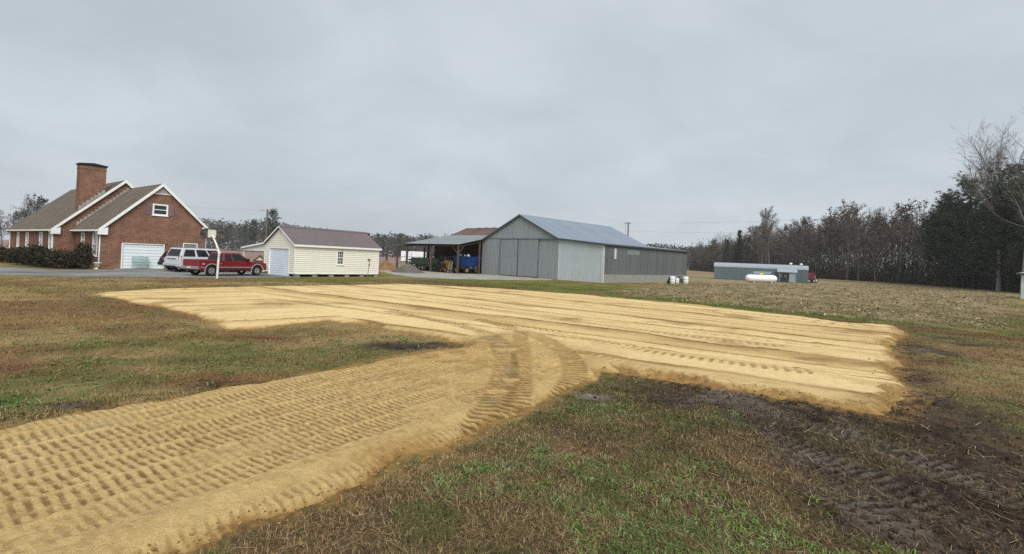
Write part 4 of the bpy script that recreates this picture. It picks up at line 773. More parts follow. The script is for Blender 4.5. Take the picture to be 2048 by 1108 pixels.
# ------------------------------------------------------------------ white drums by the lean-to, propane tank, curing barns
PLAST = M('white_drum_plastic', VT(202, 206, 208), .45, var=.06, dirt=(VT(140, 138, 128), 1.5, .4))
def drum(u, v, h, r_, label):
    g = G(u, v); t = thing('plastic_drum', label, 'drum', (*g, 0)); mb = MB(); mb.lathe([(r_ * .93, 0), (r_, .04), (r_, h * .3), (r_ * 1.03, h * .32), (r_ * 1.03, h * .36), (r_, h * .38), (r_, h * .64), (r_ * 1.03, h * .66), (r_ * 1.03, h * .7), (r_, h * .72), (r_, h * .95), (r_ * .94, h)], 20); mb.build('shell', PLAST, t, smooth=True)
    mb = MB(); mb.lathe([(r_ * .9, h), (r_ * .9, h + .015), (.05, h + .02)], 18); b = mb.build('lid', PLAST, t); mb = MB(); mb.lathe([(.04, h + .02), (.04, h + .05), (.03, h + .06)], 10, (r_ * .5, 0, 0)); mb.build('bung', M('dark_bung', (.05, .05, .05), .5), t); return t
drum(1344.5, 567.5, .86, .3, 'white plastic drum beside the dark board, near the lean-to sill'); drum(1371, 567.5, .84, .31, 'white plastic drum standing at the corner end of the lean-to'); drum(1354, 567, .62, .22, 'short white plastic drum between the two tall drums')
t = thing('black_bin_lid', 'dark plywood board propped on the ground by the drums', 'board', (*G(1339, 567), 0), BY); mb = MB(); mb.hexa([(-.12, -.5, 0), (-.06, -.5, 0), (-.06, .4, 0), (-.12, .4, 0), (.16, -.5, .8), (.2, -.5, .8), (.2, .4, .8), (.16, .4, .8)]); mb.build('panel', M('black_board', (.02, .02, .02), .7), t); t.name = 'propped_board'
t = thing('tangled_hose', 'black hose coiled loosely over the white drums', 'hose', (*G(1360, 567), 0)); pts = [(.05 + .34 * math.cos(a) * (1 + .2 * math.sin(3 * a)), .1 + .18 * math.sin(a * 1.1), .5 + .27 * math.sin(a * .83 + .3) + .1 * math.sin(a * 2.3)) for a in np.linspace(0, 22, 90)]; mb = MB(); mb.tube([(-.3, .1, .02)] + pts + [(.4, 0, .02)], .028, 6); mb.build('loop', M('hose_black', (.02, .02, .022), .6), t)
g = G(1522, 566.3); PT = (38.3, 76.6)
t = thing('propane_tank', 'long white propane tank with yellow dome cap on the field edge', 'tank', (*PT, 0), math.radians(10)); TW = M('tank_white', VT(222, 224, 222), .4, var=.05, vscale=.6, dirt=(VT(160, 156, 146), .7, .3))
L2, rr = 2.6, .56; prof = [(.02, -L2)] + [(rr * math.sin(a), -L2 + rr * (1 - math.cos(a))) for a in np.linspace(.25, math.pi / 2, 7)] + [(rr * math.sin(a), L2 - rr * (1 - math.cos(a))) for a in np.linspace(math.pi / 2, .25, 7)] + [(.02, L2)]
mb = MB(); mb.lathe(prof, 28, (0, 0, .66), 'x'); mb.build('vessel', TW, t, smooth=True); mb = MB(); mb.lathe([(.28, 0), (.28, .16), (.22, .26), (.05, .3)], 18, (.0, 0, 1.18)); mb.build('dome', M('yellow_dome', VT(214, 178, 40), .5), t, smooth=True)
for x in (-1.5, 1.5): mb = MB(); mb.prism([(-.45, 0), (.45, 0), (.4, .22), (.2, .13), (-.2, .13), (-.4, .22)], 'x', x - .12, x + .12); mb.build('saddle', CONC, t)
mb = MB(); [mb.tube([(-1.95, -.1, 1.2), (-1.95, -.1, 1.3), (-1.8, -.1, 1.3), (-1.8, -.1, 1.2)], .02, 6), mb.tube([(1.8, .1, 1.2), (1.8, .1, 1.3), (1.95, .1, 1.3), (1.95, .1, 1.2)], .02, 6)]; mb.build('lifting_lug', TW, t)
ZB = metal('curing_barn_sheet', VT(94, 105, 109), .5, .15, tint=.06, dirt=(VT(80, 90, 92), .8, .5)); ZBR = M('pale_curved_roof', HZ(162, 172, 178), .45, var=.08)
CB0 = np.array([36.9, 91.0]); CBY = math.atan2(-6.0, 11.6); CBL = 13.2
def curing_barn(org, label):
    t = thing('curing_barn', label, 'barn', (*org, 0), CBY, 'long round-roofed metal curing barns'); W_, Hh = 2.7, 2.25
    mb = MB(); arc = [(W_ / 2 - (W_ / 2 - .02) * math.cos(a), Hh + .72 * math.sin(a)) for a in np.linspace(0, math.pi, 12)]; mb.prism([(.02, .0)] + arc[::1] + [(W_ - .02, 0)], 'x', .03, CBL - .03); mb.build('body', ZB, t)
    clad(t, 'side_sheet', ZB, (0, 0, .1), (1, 0, 0), up, CBL, lambda a: Hh - .1, pw=1.1, pitch=.22, dep=.02); clad(t, 'side_sheet', ZB, (CBL, W_, .1), (-1, 0, 0), up, CBL, lambda a: Hh - .1, pw=1.1, pitch=.22, dep=.02)
    arc2 = [(W_ / 2 - (W_ / 2 + .06) * math.cos(a), Hh - .02 + .80 * math.sin(a)) for a in np.linspace(0, math.pi, 14)]; arc3 = [(W_ / 2 - (W_ / 2 + .02) * math.cos(a), Hh - .02 + .75 * math.sin(a)) for a in np.linspace(math.pi, 0, 14)]
    mb = MB(); mb.prism(arc2 + arc3, 'x', -.08, CBL + .08); mb.build('roof', ZBR, t)
    mb = MB(); mb.box(CBL - .02, CBL + .035, .5, W_ - .5, .1, 2.1); mb.build('end_door', metal('end_door_sheet', VT(112, 126, 132), .5, .1), t)
    mb = MB(); mb.lathe([(.16, 2.9), (.16, 3.2), (.3, 3.22), (.05, 3.42)], 12, (CBL - 1.0, W_ / 2, 0)); mb.build('vent_cap', M('vent_white', VT(214, 212, 206), .5), t)
    return t
c1_ = curing_barn(CB0, 'long grey curing barn with the propane tank in front'); bkv = np.array([-math.sin(CBY), math.cos(CBY)]); fwv = np.array([math.cos(CBY), math.sin(CBY)])
c2_ = curing_barn(CB0 + bkv * 3.1 + fwv * 1.7, 'long grey curing barn tucked behind another, its rounded end showing'); del c1_['group']; del c2_['group']
mb = MB(); mb.box(6.4, 9.2, -.035, -.018, 1.25, 1.7); mb.build('bare_patch', M('pale_patch', VT(136, 152, 164), .5), c1_)
g = CB0 + fwv * 10.3 - bkv * .1
t = thing('lean_to_porch', 'small open porch with pale tin roof against the curing barn', 'porch', (*g, 0), CBY); mb = MB(); mb.hexa([(-.2, -1.6, 1.72), (2.8, -1.6, 1.72), (2.8, -.05, 2.28), (-.2, -.05, 2.28), (-.2, -1.6, 1.78), (2.8, -1.6, 1.78), (2.8, -.05, 2.34), (-.2, -.05, 2.34)]); mb.build('roof', ZBR, t)
mb = MB(); [mb.box(x, x + .09, -1.5, -1.41, -.1, 1.75) for x in (.1, 2.55)]; mb.build('post', M('pale_post', VT(130, 134, 132), .8), t); mb = MB(); mb.box(1.6, 2.5, -1.45, -1.4, .1, 1.6); mb.build('side_panel', metal('porch_sheet', VT(134, 146, 148), .5, .1), t); mb = MB(); mb.box(.25, .65, -.4, -.08, .9, 1.5); mb.box(.85, 1.35, -.4, -.08, .8, 1.5); mb.build('meter_box', M('meter_grey', VT(150, 154, 152), .5), t)
g = AT(1611, 90.5)
t = thing('red_wagon', 'dull red slatted farm wagon beside the curing barns', 'wagon', (g[0] + .7, g[1], 0), .1); RED = M('dull_red_paint', VT(104, 44, 46), .7, var=.2)
mb = MB(); [mb.box(-.9, .75, -.75, -.70, .75 + .28 * i, .97 + .28 * i) for i in range(4)]; [mb.box(-.9, .75, .70, .75, .75 + .28 * i, .97 + .28 * i) for i in range(4)]; [mb.box(x, x + .07, -.80, -.75, .6, 1.95) for x in (-.88, -.1, .65)]; mb.box(-.9, -.85, -.7, .7, .75, 1.85); mb.box(-.9, .75, -.7, .7, .65, .75); mb.build('box', RED, t); [wheel(t, (x, y, .36), .36, .18) for x in (-.5, .5) for y in (-.72, .72)]
g = AT(1625, 92)
t = thing('garden_tractor', 'small red tractor with pale seat facing the red wagon', 'tractor', (*g, 0), .15); mb = MB(); mb.box(-.9, .1, -.28, .28, .55, .95); mb.box(.1, .6, -.35, .35, .5, .75); mb.build('body', RED, t, bevel=.05); mb = MB(); mb.box(.2, .6, -.22, .22, .8, .88); mb.box(.55, .62, -.22, .22, .88, 1.3); mb.build('seat', M('pale_seat', VT(176, 170, 160), .6), t); mb = MB(); mb.tube([(.0, 0, .95), (.12, 0, 1.2)], .03, 6); mb.lathe([(.16, -.015), (.19, 0), (.16, .015)], 14, (.12, 0, 1.2)); mb.build('steering_wheel', DARK, t)
[wheel(t, (.4, y, .45), .45, .22, rimmat=M('pale_hub', VT(180, 178, 170), .5)) for y in (-.5, .5)]; [wheel(t, (-.7, y, .27), .27, .16) for y in (-.42, .42)]

# white shed at the right edge of the lot
g = G(2042, 598); SHY = math.radians(-52)
t = thing('white_metal_shed', 'white metal shed with flat overhanging roof at the wood edge', 'shed', (*g, 0), SHY); ZW = metal('white_sheet', VT(196, 204, 204), .5, .05, tint=.03)
mb = MB(); mb.box(.03, 5.97, .03, 4, 0, 2.68); mb.build('body', M('shed_core', VT(150, 154, 152), .8), t); clad(t, 'wall_sheet', ZW, (0, 0, 0), (1, 0, 0), up, 6, lambda a: 2.7, pw=1.0); clad(t, 'wall_sheet', ZW, (0, 4, 0), (0, -1, 0), up, 4, lambda a: 2.7, pw=1.0); mb = MB(); mb.hexa([(-.35, -.35, 2.7), (6.3, -.35, 2.7), (6.3, 4.3, 2.85), (-.35, 4.3, 2.85), (-.35, -.35, 2.8), (6.3, -.35, 2.8), (6.3, 4.3, 2.95), (-.35, 4.3, 2.95)]); mb.build('roof', M('white_roof', HZ(216, 220, 222), .5), t); mb = MB(); mb.box(-.3, 6.2, -.37, -.352, 2.62, 2.82); mb.build('fascia', TRD, t)

# ------------------------------------------------------------------ yard things
# basketball goal seen from behind
g = G(434, 557); bv = np.array([0 - g[0], 0 - g[1]]); bang = math.atan2(g[1], g[0]) - math.pi / 2 + .12
t = thing('basketball_goal', 'white basketball pole with weathered fan backboard seen from behind', 'basketball hoop', (*g, 0), bang); PW = M('chipped_white_pole', VT(206, 202, 196), .6, var=.12, vscale=5, dirt=(VT(150, 104, 84), 6, .5))
mb = MB(); mb.tube([(0, 0, -.2), (.02, .01, .9), (.06, .02, 1.75)], .065, 10); mb.build('pole', PW, t); mb = MB(); mb.tube([(.06, .02, 1.70), (-.10, .35, 2.25), (-.30, .75, 2.85)], .055, 10); mb.tube([(.06, .02, 1.62), (.06, .02, 1.80)], .085, 10); mb.build('arm', PW, t)
fan = [(-.68, -.36), (.68, -.36)] + [(.68 * math.cos(a) ** .8, -.02 + .36 * math.sin(a)) for a in np.linspace(.05, math.pi / 2 - .01, 9)] + [(-.68 * math.cos(a) ** .8, -.02 + .36 * math.sin(a)) for a in np.linspace(math.pi / 2 - .01, .05, 9)]
mb = MB(); mb.prism([(-.32 + x, 2.98 + z_) for x, z_ in fan], 'y', .83, .87); bbd = mb.build('backboard', M('mouldy_backboard', VT(58, 54, 48), .85, var=.4, vscale=5, dirt=(VT(110, 106, 96), 5, .6)), t)
mb = MB(); mb.box(-.56, -.08, .80, .828, 2.68, 3.2); mb.box(-.40, -.24, .74, .80, 2.75, 3.0); mb.build('mount_plate', M('pale_plate', VT(176, 174, 164), .7, var=.2), bbd)
mb = MB(); ring = [(-.32 + .225 * math.cos(a), 1.12 + .225 * math.sin(a), 2.78) for a in np.linspace(0, 2 * math.pi, 21)]; mb.tube(ring, .012, 6); mb.tube([(-.32, .87, 2.78), (-.32, .9, 2.78)], .04, 6); mb.build('rim', M('rust_orange', VT(130, 70, 44), .7), t)
# teal bench against the garage door
cs, sn = math.cos(HY), math.sin(HY); b0 = hp(267, 536.5, 'y', -.75); b1 = hp(302, 538, 'y', -.75); TEAL = M('teal_enamel', VT(142, 166, 164), .5)
bw_ = (b1[0] - b0[0]) * .95; bl_ = (HL[0] + cs * b0[0] - sn * -.75, HL[1] + sn * b0[0] + cs * -.75)
t = thing('garden_bench', 'pale teal metal garden bench in front of white garage door', 'bench', (*bl_, 0.03), HY)
mb = MB(); [mb.box(.04, bw_ - .04, .02 + i * .09, .09 + i * .09, .43, .455) for i in range(5)]; mb.build('seat', TEAL, t); mb = MB(); hx = [(x, .47, .93 + .09 * math.sin(math.pi * (x - .02) / (bw_ - .04))) for x in np.linspace(.02, bw_ - .02, 14)]
mb.tube(hx, .022, 6); mb.tube([(.02, .46, .58), (bw_ - .02, .46, .58)], .02, 6)
for i in range(17): x = .06 + i * (bw_ - .12) / 16; mb.tube([(x, .46, .58), (x, .47, .93 + .09 * math.sin(math.pi * (x - .02) / (bw_ - .04)))], .026, 5)
mb.build('backrest', TEAL, t)
for x in (.02, bw_ - .02):
    for y in (.02, .46): mb = MB(); mb.tube([(x, y, 0), (x, y, .45 if y > .2 else .66)] + ([(x, .47, .95)] if y > .2 else []), .022, 6); mb.build('leg', TEAL, t)
    mb = MB(); mb.tube([(x, .0, .64), (x, .2, .67), (x, .46, .68)], .024, 6); mb.build('armrest', TEAL, t)
# white bowl on a stand by the downspout
b0 = hp(192, 536, 'x', -.45); g = (HL[0] + cs * -.45 - sn * b0[1], HL[1] + sn * -.45 + cs * b0[1])
t = thing('white_planter', 'small white bowl planter on a short stand beside the downspout', 'planter', (*g, 0), 0); mb = MB(); mb.lathe([(.05, .22), (.22, .27), (.30, .46), (.32, .48), (.32, .52), (.26, .5), (.2, .4), (.02, .36)], 18); mb.build('bowl', WHITE, t, smooth=True); mb = MB(); mb.lathe([(.16, 0), (.14, .05), (.05, .1), (.05, .24)], 12); mb.build('stand', WHITE, t)
mb = MB(); mb.lathe([(.27, .44), (.2, .47), (.02, .49)], 14); mb.build('soil', M('potting_soil', (.03, .02, .015), .9), t)
# thin post with a feeder by the garage
g = G(735.5, 557)
t = thing('feeder_post', 'thin leaning metal post with a rusty cup feeder by the garage', 'post', (*g, 0), .4); mb = MB(); mb.tube([(0, 0, -.2), (.01, 0, .7), (.07, 0, 1.12), (.05, .02, 1.45)], .026, 7); mb.build('pipe', STL, t); mb = MB(); mb.lathe([(.03, 1.42), (.11, 1.48), (.12, 1.6), (.07, 1.62)], 12, (.04, .02, 0)); mb.build('cup', M('rusty_cup', VT(110, 96, 78), .8), t, smooth=True); mb = MB(); mb.lathe([(.05, 1.05), (.08, 1.12), (.05, 1.19)], 10, (.07, 0, 0)); mb.build('valve', M('rusty_cup', VT(110, 96, 78), .8), t)
# little pump house seen through the lean-to bay
g = AT(521, 58)
t = thing('pump_house', 'tiny brown pump house with pale gable seen through the lean-to', 'hut', (*g, 0), math.radians(25)); mb = MB(); mb.box(-.55, .55, -.5, .5, 0, .75); mb.build('wall', M('hut_brown', VT(90, 66, 52), .9), t); mb = MB(); mb.prism([(-.55, .75), (.55, .75), (0, 1.25)], 'y', -.5, .5); mb.build('gable', M('hut_white', VT(190, 184, 170), .8), t); mb = MB(); mb.prism([(-.75, .68), (0, 1.34), (0, 1.26), (-.7, .62)], 'y', -.65, .65); mb.prism([(.75, .68), (.002, 1.34), (.002, 1.26), (.7, .62)], 'y', -.65, .65); mb.build('roof', M('hut_roof', HZ(96, 60, 54), .9), t)
# utility poles and wires
POLEW = M('creosote_pole', VT(92, 84, 74), .9, var=.2, vscale=2, stretch=(4, 4, .5))
p1 = AT(531, 78); P1H = 8.3
t = thing('utility_pole', 'wooden utility pole with a lamp arm behind the cream garage', 'utility pole', (*p1, 0)); mb = MB(); mb.tube([(0, 0, -.3), (.05, 0, P1H)], [.17, .12], 10); mb.build('pole', POLEW, t); mb = MB(); mb.tube([(0, 0, P1H - .5), (-.5, 0, P1H - .15), (-.85, 0, P1H - .15)], .03, 6); mb.build('lamp_arm', STL, t); mb = MB(); mb.lathe([(.14, -.18), (.12, 0), (.05, .08)], 10, (-.9, 0, P1H - .18)); mb.build('lamp', M('lamp_grey', VT(150, 152, 150), .5), t)
p2 = AT(1254.5, 112); P2H = 11.4
t = thing('utility_pole', 'wooden utility pole with crossarm rising behind the grey metal barn', 'utility pole', (*p2, 0)); mb = MB(); mb.tube([(0, 0, -.3), (.0, 0, P2H)], [.19, .13], 10); mb.build('pole', POLEW, t); mb = MB(); mb.box(-1.0, .6, -.06, .06, P2H - .25, P2H - .12); mb.build('crossarm', POLEW, t); mb = MB(); mb.tube([(-.55, 0, P2H - .2), (-.55, 0, 6.5)], .05, 8); mb.build('conduit', M('conduit_grey', VT(150, 154, 154), .5), t); mb = MB(); mb.lathe([(.2, 7.2), (.24, 7.3), (.24, 7.9), (.18, 8.0)], 12, (-.75, .0, 0)); mb.build('transformer', M('transformer_grey', VT(130, 134, 134), .5), t)
WIRE = M('wire', (.03, .03, .032), .6)
def wire(a, b, sag, label, r_=.012, name='power_line'):
    a, b = Vector(a), Vector(b); pts = []
    for f_ in np.linspace(0, 1, 24): p = a.lerp(b, float(f_)); p.z -= sag * 4 * f_ * (1 - f_); pts.append(p)
    mb = MB(); mb.tube(pts, r_, 5); o = mb.build(name, WIRE); return tag(o, label, 'wire')
wire((p2[0], p2[1], P2H - .05), (84, 46, 13.0), 1.3, 'upper power line running from the barn pole past the woods', .009); wire((p2[0], p2[1], P2H - 2.0), (84, 46, 10.6), 1.2, 'lower power line running from the barn pole past the woods', .009)
wire((p1[0], p1[1], P1H - .1), (-120, 60, 9.5), 1.0, 'thin wire running left from the pole behind the garage', .006)

# ================================================================== VEHICLES (x forward, y left)
CHROME = M('bright_chrome', (.62, .62, .63), .18, .9, var=.04); TRIMB = M('black_trim', (.02, .02, .021), .6); TAIL = M('tail_red', (.18, .01, .012), .25, spec=.6); CLEAR = M('clear_lamp', (.55, .55, .52), .15, spec=.7); VGLASS = M('tinted_glass', (.010, .011, .013), .08, spec=.35)
def body_prof(topl, zb, xr, xf, arches, r_, wz):
    P = list(topl) + [(xf, zb)]
    for cx in sorted(arches, reverse=True):
        a0 = math.asin(max(-1, min(1, (zb - wz) / r_))); P += [(cx + r_ * math.cos(a), wz + r_ * math.sin(a)) for a in np.linspace(a0, math.pi - a0, 13)]
    return P + [(xr, zb)]
def panel(mb, q, off=.012):
    """a thin plate over four corners given outside-in order"""
    q = [Vector(p) for p in q]; n = (q[1] - q[0]).cross(q[3] - q[0]).normalized(); mb.hexa([p - n * .01 for p in q] + [p + n * off for p in q])
def greenhouse(parent, paint, xb, xt, zb, zt, yb, yt, side, name='cabin', rear=True, wind=True, roofmat=None, bevel=.06):
    (b0, b1), (t0, t1) = xb, xt
    mb = MB(); mb.hexa([(b0, -yb, zb), (b1, -yb, zb), (b1, yb, zb), (b0, yb, zb), (t0, -yt, zt), (t1, -yt, zt), (t1, yt, zt), (t0, yt, zt)]); cab = mb.build(name, paint, parent, bevel=bevel)
    L = lambda a, b, f_: a + (b - a) * f_
    def sp_(s, t, y): return (L(L(b0, b1, s), L(t0, t1, s), t), y * L(yb, yt, t), L(zb, zt, t))
    for y in (-1, 1):
        for nm, s0, s1, s2, s3 in side:
            q = [sp_(s0, .10, y), sp_(s1, .10, y), sp_(s3, .84, y), sp_(s2, .84, y)]
            if y > 0: q = [q[1], q[0], q[3], q[2]]
            m = MB(); panel(m, q, .006); m.build(nm, VGLASS, cab)
    def fb(x0, x1, f0, f1, sgn):
        q = [(L(x0, x1, f0), -sgn * L(yb, yt, f0) * .86, L(zb, zt, f0)), (L(x0, x1, f0), sgn * L(yb, yt, f0) * .86, L(zb, zt, f0)), (L(x0, x1, f1), sgn * L(yb, yt, f1) * .84, L(zb, zt, f1)), (L(x0, x1, f1), -sgn * L(yb, yt, f1) * .84, L(zb, zt, f1))]
        m = MB(); panel(m, q, .006); return m
    if rear: fb(b0, t0, .10, .86, -1).build('rear_window', VGLASS, cab)
    if wind: fb(b1, t1, .06, .9, 1).build('windshield', VGLASS, cab)
    return cab
def road_wheel(parent, x, y, r_, wdt, rimmat, spokes=5):
    w_ = wheel(parent, (x, y, r_), r_, wdt, 'y', rim=False); s = 1 if y > 0 else -1
    m = MB(); m.lathe([(r_ * .63, -wdt * .2 * s), (r_ * .64, wdt * .44 * s), (r_ * .56, wdt * .5 * s), (r_ * .55, wdt * .15 * s), (r_ * .16, wdt * .18 * s), (r_ * .15, wdt * .45 * s), (r_ * .03, wdt * .47 * s)], 24, (x, y, r_), 'y')
    for k in range(spokes):
        a = 2 * math.pi * k / spokes + .3; c, s_ = math.cos(a), math.sin(a); px, pz = -s_ * r_ * .11, c * r_ * .11; y0, y1 = sorted((y + s * wdt * .2, y + s * wdt * .45))
        m.hexa([(x + c * r_ * .1 - px, y0, r_ + s_ * r_ * .1 - pz), (x + c * r_ * .58 - px, y0, r_ + s_ * r_ * .58 - pz), (x + c * r_ * .58 - px, y1, r_ + s_ * r_ * .58 - pz), (x + c * r_ * .1 - px, y1, r_ + s_ * r_ * .1 - pz), (x + c * r_ * .1 + px, y0, r_ + s_ * r_ * .1 + pz), (x + c * r_ * .58 + px, y0, r_ + s_ * r_ * .58 + pz), (x + c * r_ * .58 + px, y1, r_ + s_ * r_ * .58 + pz), (x + c * r_ * .1 + px, y1, r_ + s_ * r_ * .1 + pz)])
    m.build('rim', rimmat, w_); return w_
def arch_trim(parent, x, y, r_, wz, mat_, t=.06):
    m = MB(); n = 14; s = 1 if y > 0 else -1
    for i in range(n):
        a, b = math.pi * (i / n * 1.16 - .08), math.pi * ((i + 1) / n * 1.16 - .08); P = lambda an, rr_, yy: (x + rr_ * math.cos(an), yy, wz + rr_ * math.sin(an))
        y0, y1 = y - s * .02, y + s * .025; m.hexa([P(a, r_, y0), P(b, r_, y0), P(b, r_ + t, y0), P(a, r_ + t, y0), P(a, r_, y1), P(b, r_, y1), P(b, r_ + t, y1), P(a, r_ + t, y1)])
    return m.build('wheel_arch_trim', mat_, parent)
def seams(parent, xs, y, z0, z1):
    m = MB(); [m.box(x - .008, x + .008, y - .004, y + .004, z0, z1) for x in xs]; m.build('door_seam', TRIMB, parent)

# --- red extended-cab pickup
PAINT_R = M('red_paint', (.19, .010, .015), .28, var=.05, spec=.5, dirt=((.10, .03, .03), 1.2, .3)); PAINT_M = M('maroon_lower', (.085, .012, .014), .35, spec=.5)
TXY = np.array([-20.91, 34.809]); TY = math.radians(64.6); tf = np.array([math.cos(TY), math.sin(TY)]); tl = np.array([-tf[1], tf[0]]); tc_ = TXY + tf * 1.62 + tl * .80
t = thing('pickup_truck', 'red extended cab pickup truck with bright wheels on the drive', 'pickup truck', (*tc_, .03), TY)
ZB_, WR, AX = .40, .37, (-1.62, 1.93)
mb = MB(); mb.prism(body_prof([(-2.42, .62), (-2.44, .98), (-.78, .98), (-.78, 1.03), (1.28, 1.05), (1.6, 1.04), (2.5, .98), (2.70, .90), (2.76, .66)], ZB_, -2.42, 2.70, AX, WR + .09, WR), 'y', -.95, .95); bd = mb.build('body', PAINT_R, t, bevel=.045)
mb = MB(); [mb.box(-2.44, -.80, y0, y1, .95, 1.12) for y0, y1 in ((-.95, -.86), (.86, .95))]; mb.box(-2.445, -2.37, -.86, .86, .62, 1.12); mb.box(-.86, -.79, -.86, .86, .95, 1.12); mb.build('cargo_bed', PAINT_R, t, bevel=.02)
mb = MB(); mb.box(-2.36, -.87, -.85, .85, .93, .985); mb.build('bed_liner', TRIMB, t)
greenhouse(t, PAINT_R, (-.80, 1.42), (-.66, .60), 1.03, 1.66, .93, .72, [('rear_side_window', .07, .33, .08, .36), ('door_window', .39, .93, .42, .90)])
mb = MB(); mb.box(-2.1, 2.3, -.66, .66, .34, .86); mb.build('underbody', DARK, t)
for x in AX:
    for y in (-.84, .84): road_wheel(t, x, y, WR, .24, CHROME, 5)
    for y in (-.955, .955): arch_trim(t, x, y, WR + .09, WR, M('silver_moulding', (.5, .48, .46), .4, .4))
mb = MB(); [mb.box(-1.15, 1.44, s * .95 - .012, s * .95 + .012, .60, .645) for s in (-1, 1)]; [mb.box(-2.4, -2.1, s * .95 - .012, s * .95 + .012, .60, .645) for s in (-1, 1)]; mb.build('side_moulding', M('silver_moulding', (.5, .48, .46), .4, .4), t)
mb = MB(); [mb.box(-1.14, 1.43, s * .952 - .006, s * .952 + .006, .41, .598) for s in (-1, 1)]; mb.build('rocker_panel', PAINT_M, t)
mb = MB(); mb.box(-2.60, -2.445, -.93, .93, .47, .66); mb.build('rear_bumper', CHROME, t, bevel=.03); mb = MB(); mb.box(2.72, 2.88, -.93, .93, .42, .62); mb.build('front_bumper', CHROME, t, bevel=.03)
for s in (-1, 1):
    mb = MB(); mb.box(-2.455, -2.40, s * .84 - .09, s * .84 + .09, .70, .98); mb.build('tail_lamp', TAIL, t); mb = MB(); mb.box(2.68, 2.745, s * .72 - .18, s * .72 + .18, .68, .86); mb.build('headlight', CLEAR, t)
    mb = MB(); mb.box(1.02, 1.18, s * 1.0 - .1, s * 1.0 + .1, 1.08, 1.26); mb.build('wing_mirror', TRIMB, t, bevel=.02); mb = MB(); mb.box(.12, .3, s * .955 - .015, s * .955 + .015, .90, .94); mb.build('door_handle', TRIMB, t)
    seams(t, (-.79, -.02, 1.30), s * .952, .45, 1.02)
mb = MB(); mb.box(2.70, 2.762, -.52, .52, .64, .88); mb.build('grille', TRIMB, t); mb = MB(); mb.box(-2.63, -2.598, -.16, .16, .52, .63); mb.build('licence_plate', M('plate_white', (.6, .6, .6), .5), t)
mb = MB(); mb.box(-2.32, -2.12, -.958, -.951, .80, .90); mb.box(-1.1, -.88, -.958, -.951, .86, .885); mb.build('badge', M('silver_badge', (.5, .48, .46), .4, .3), t)

# --- large estate wagons: the white one, and a dark one behind it
def suv(name, label, loc, yaw, paint, Ls, Wd, Ht, belt, AX, WR, lower):
    t = thing(name, label, 'car', (*loc, .03), yaw); h = Ls / 2; w_ = Wd / 2
    mb = MB(); mb.prism(body_prof([(-h + .04, .60), (-h, .74), (-h + .05, belt), (h - 1.75, belt), (h - 1.5, belt - .01), (h - .35, belt - .12), (h - .08, belt - .28), (h, .62)], .40, -h + .04, h - .06, AX, WR + .08, WR), 'y', -w_, w_); mb.build('body', paint, t, bevel=.06)
    greenhouse(t, paint, (-h + .06, h - 1.55), (-h + .34, h - 2.5), belt - .02, Ht, w_ - .02, w_ - .20, [('quarter_window', .06, .30, .075, .31), ('rear_door_window', .345, .585, .35, .60), ('front_door_window', .615, .93, .63, .90)], bevel=.05)
    mb = MB(); mb.box(-h + .3, h - .4, -w_ + .28, w_ - .28, .34, .84); mb.build('underbody', DARK, t)
    for x in AX:
        for y in (-w_ + .12, w_ - .12): road_wheel(t, x, y, WR, .25, CHROME, 6)
    mb = MB(); mb.box(-h - .10, -h + .12, -w_ + .02, w_ - .02, .42, .70); mb.build('rear_bumper', lower, t, bevel=.05); mb = MB(); mb.box(h - .14, h + .06, -w_ + .04, w_ - .04, .36, .60); mb.build('front_bumper', lower, t, bevel=.05)
    mb = MB(); mb.box(-h - .108, -h + .0, -w_ + .25, w_ - .25, .42, .50); mb.build('bumper_guard', TRIMB, t)
    for s in (-1, 1):
        mb = MB(); mb.hexa([(-h - .012, s * (w_ - .16), .82), (-h + .18, s * (w_ + .008), .82), (-h + .16, s * (w_ - .03), .82), (-h + .02, s * (w_ - .16), .82), (-h + .045, s * (w_ - .16), belt + .12), (-h + .2, s * (w_ + .008), belt + .10), (-h + .2, s * (w_ - .06), belt + .1), (-h + .1, s * (w_ - .16), belt + .12)]); mb.build('tail_lamp', TAIL, t)
        mb = MB(); mb.box(h - .3, h - .06, s * (w_ - .2) - .16, s * (w_ - .2) + .16, .70, .84); mb.build('headlight', CLEAR, t); mb = MB(); mb.box(h - 1.95, h - 1.78, s * (w_ + .08) - .1, s * (w_ + .08) + .1, belt + .04, belt + .22); mb.build('wing_mirror', paint, t, bevel=.03)
        mb = MB(); mb.tube([(-h + .6, s * (w_ - .26), Ht + .05), (h - 2.7, s * (w_ - .26), Ht + .05)], .02, 6); mb.box(-h + .62, -h + .7, s * (w_ - .26) - .02, s * (w_ - .26) + .02, Ht - .02, Ht + .05); mb.box(h - 2.8, h - 2.72, s * (w_ - .26) - .02, s * (w_ - .26) + .02, Ht - .02, Ht + .05); mb.build('roof_rail', M('rail_grey', (.2, .2, .21), .4, .3), t)
        for x in (-h + 2.25, -h + 3.4): mb = MB(); mb.box(x, x + .18, s * (w_ + .01) - .014, s * (w_ + .01) + .014, belt - .13, belt - .10); mb.build('door_handle', CHROME, t)
        seams(t, (-h + 1.4, -h + 2.5, -h + 3.65), s * (w_ + .001), .46, belt - .02)
    mb = MB(); mb.box(-h - .018, -h + .02, -.18, .18, .86, .98); mb.build('licence_plate', M('plate_white', (.6, .6, .6), .5), t); mb = MB(); mb.box(-h - .014, -h + .03, -.55, .55, 1.00, 1.06); mb.build('tailgate_bar', CHROME, t)
    return t
PAINT_W = M('white_paint', (.56, .57, .58), .25, var=.03, spec=.5); PAINT_S = M('white_bumper', (.45, .46, .47), .3, var=.03, spec=.5)
wr = G(384, 545.6); sy = math.radians(63); sf = np.array([math.cos(sy), math.sin(sy)]); sl_ = np.array([-sf[1], sf[0]]); sc_ = wr + sf * 1.72 + sl_ * .9
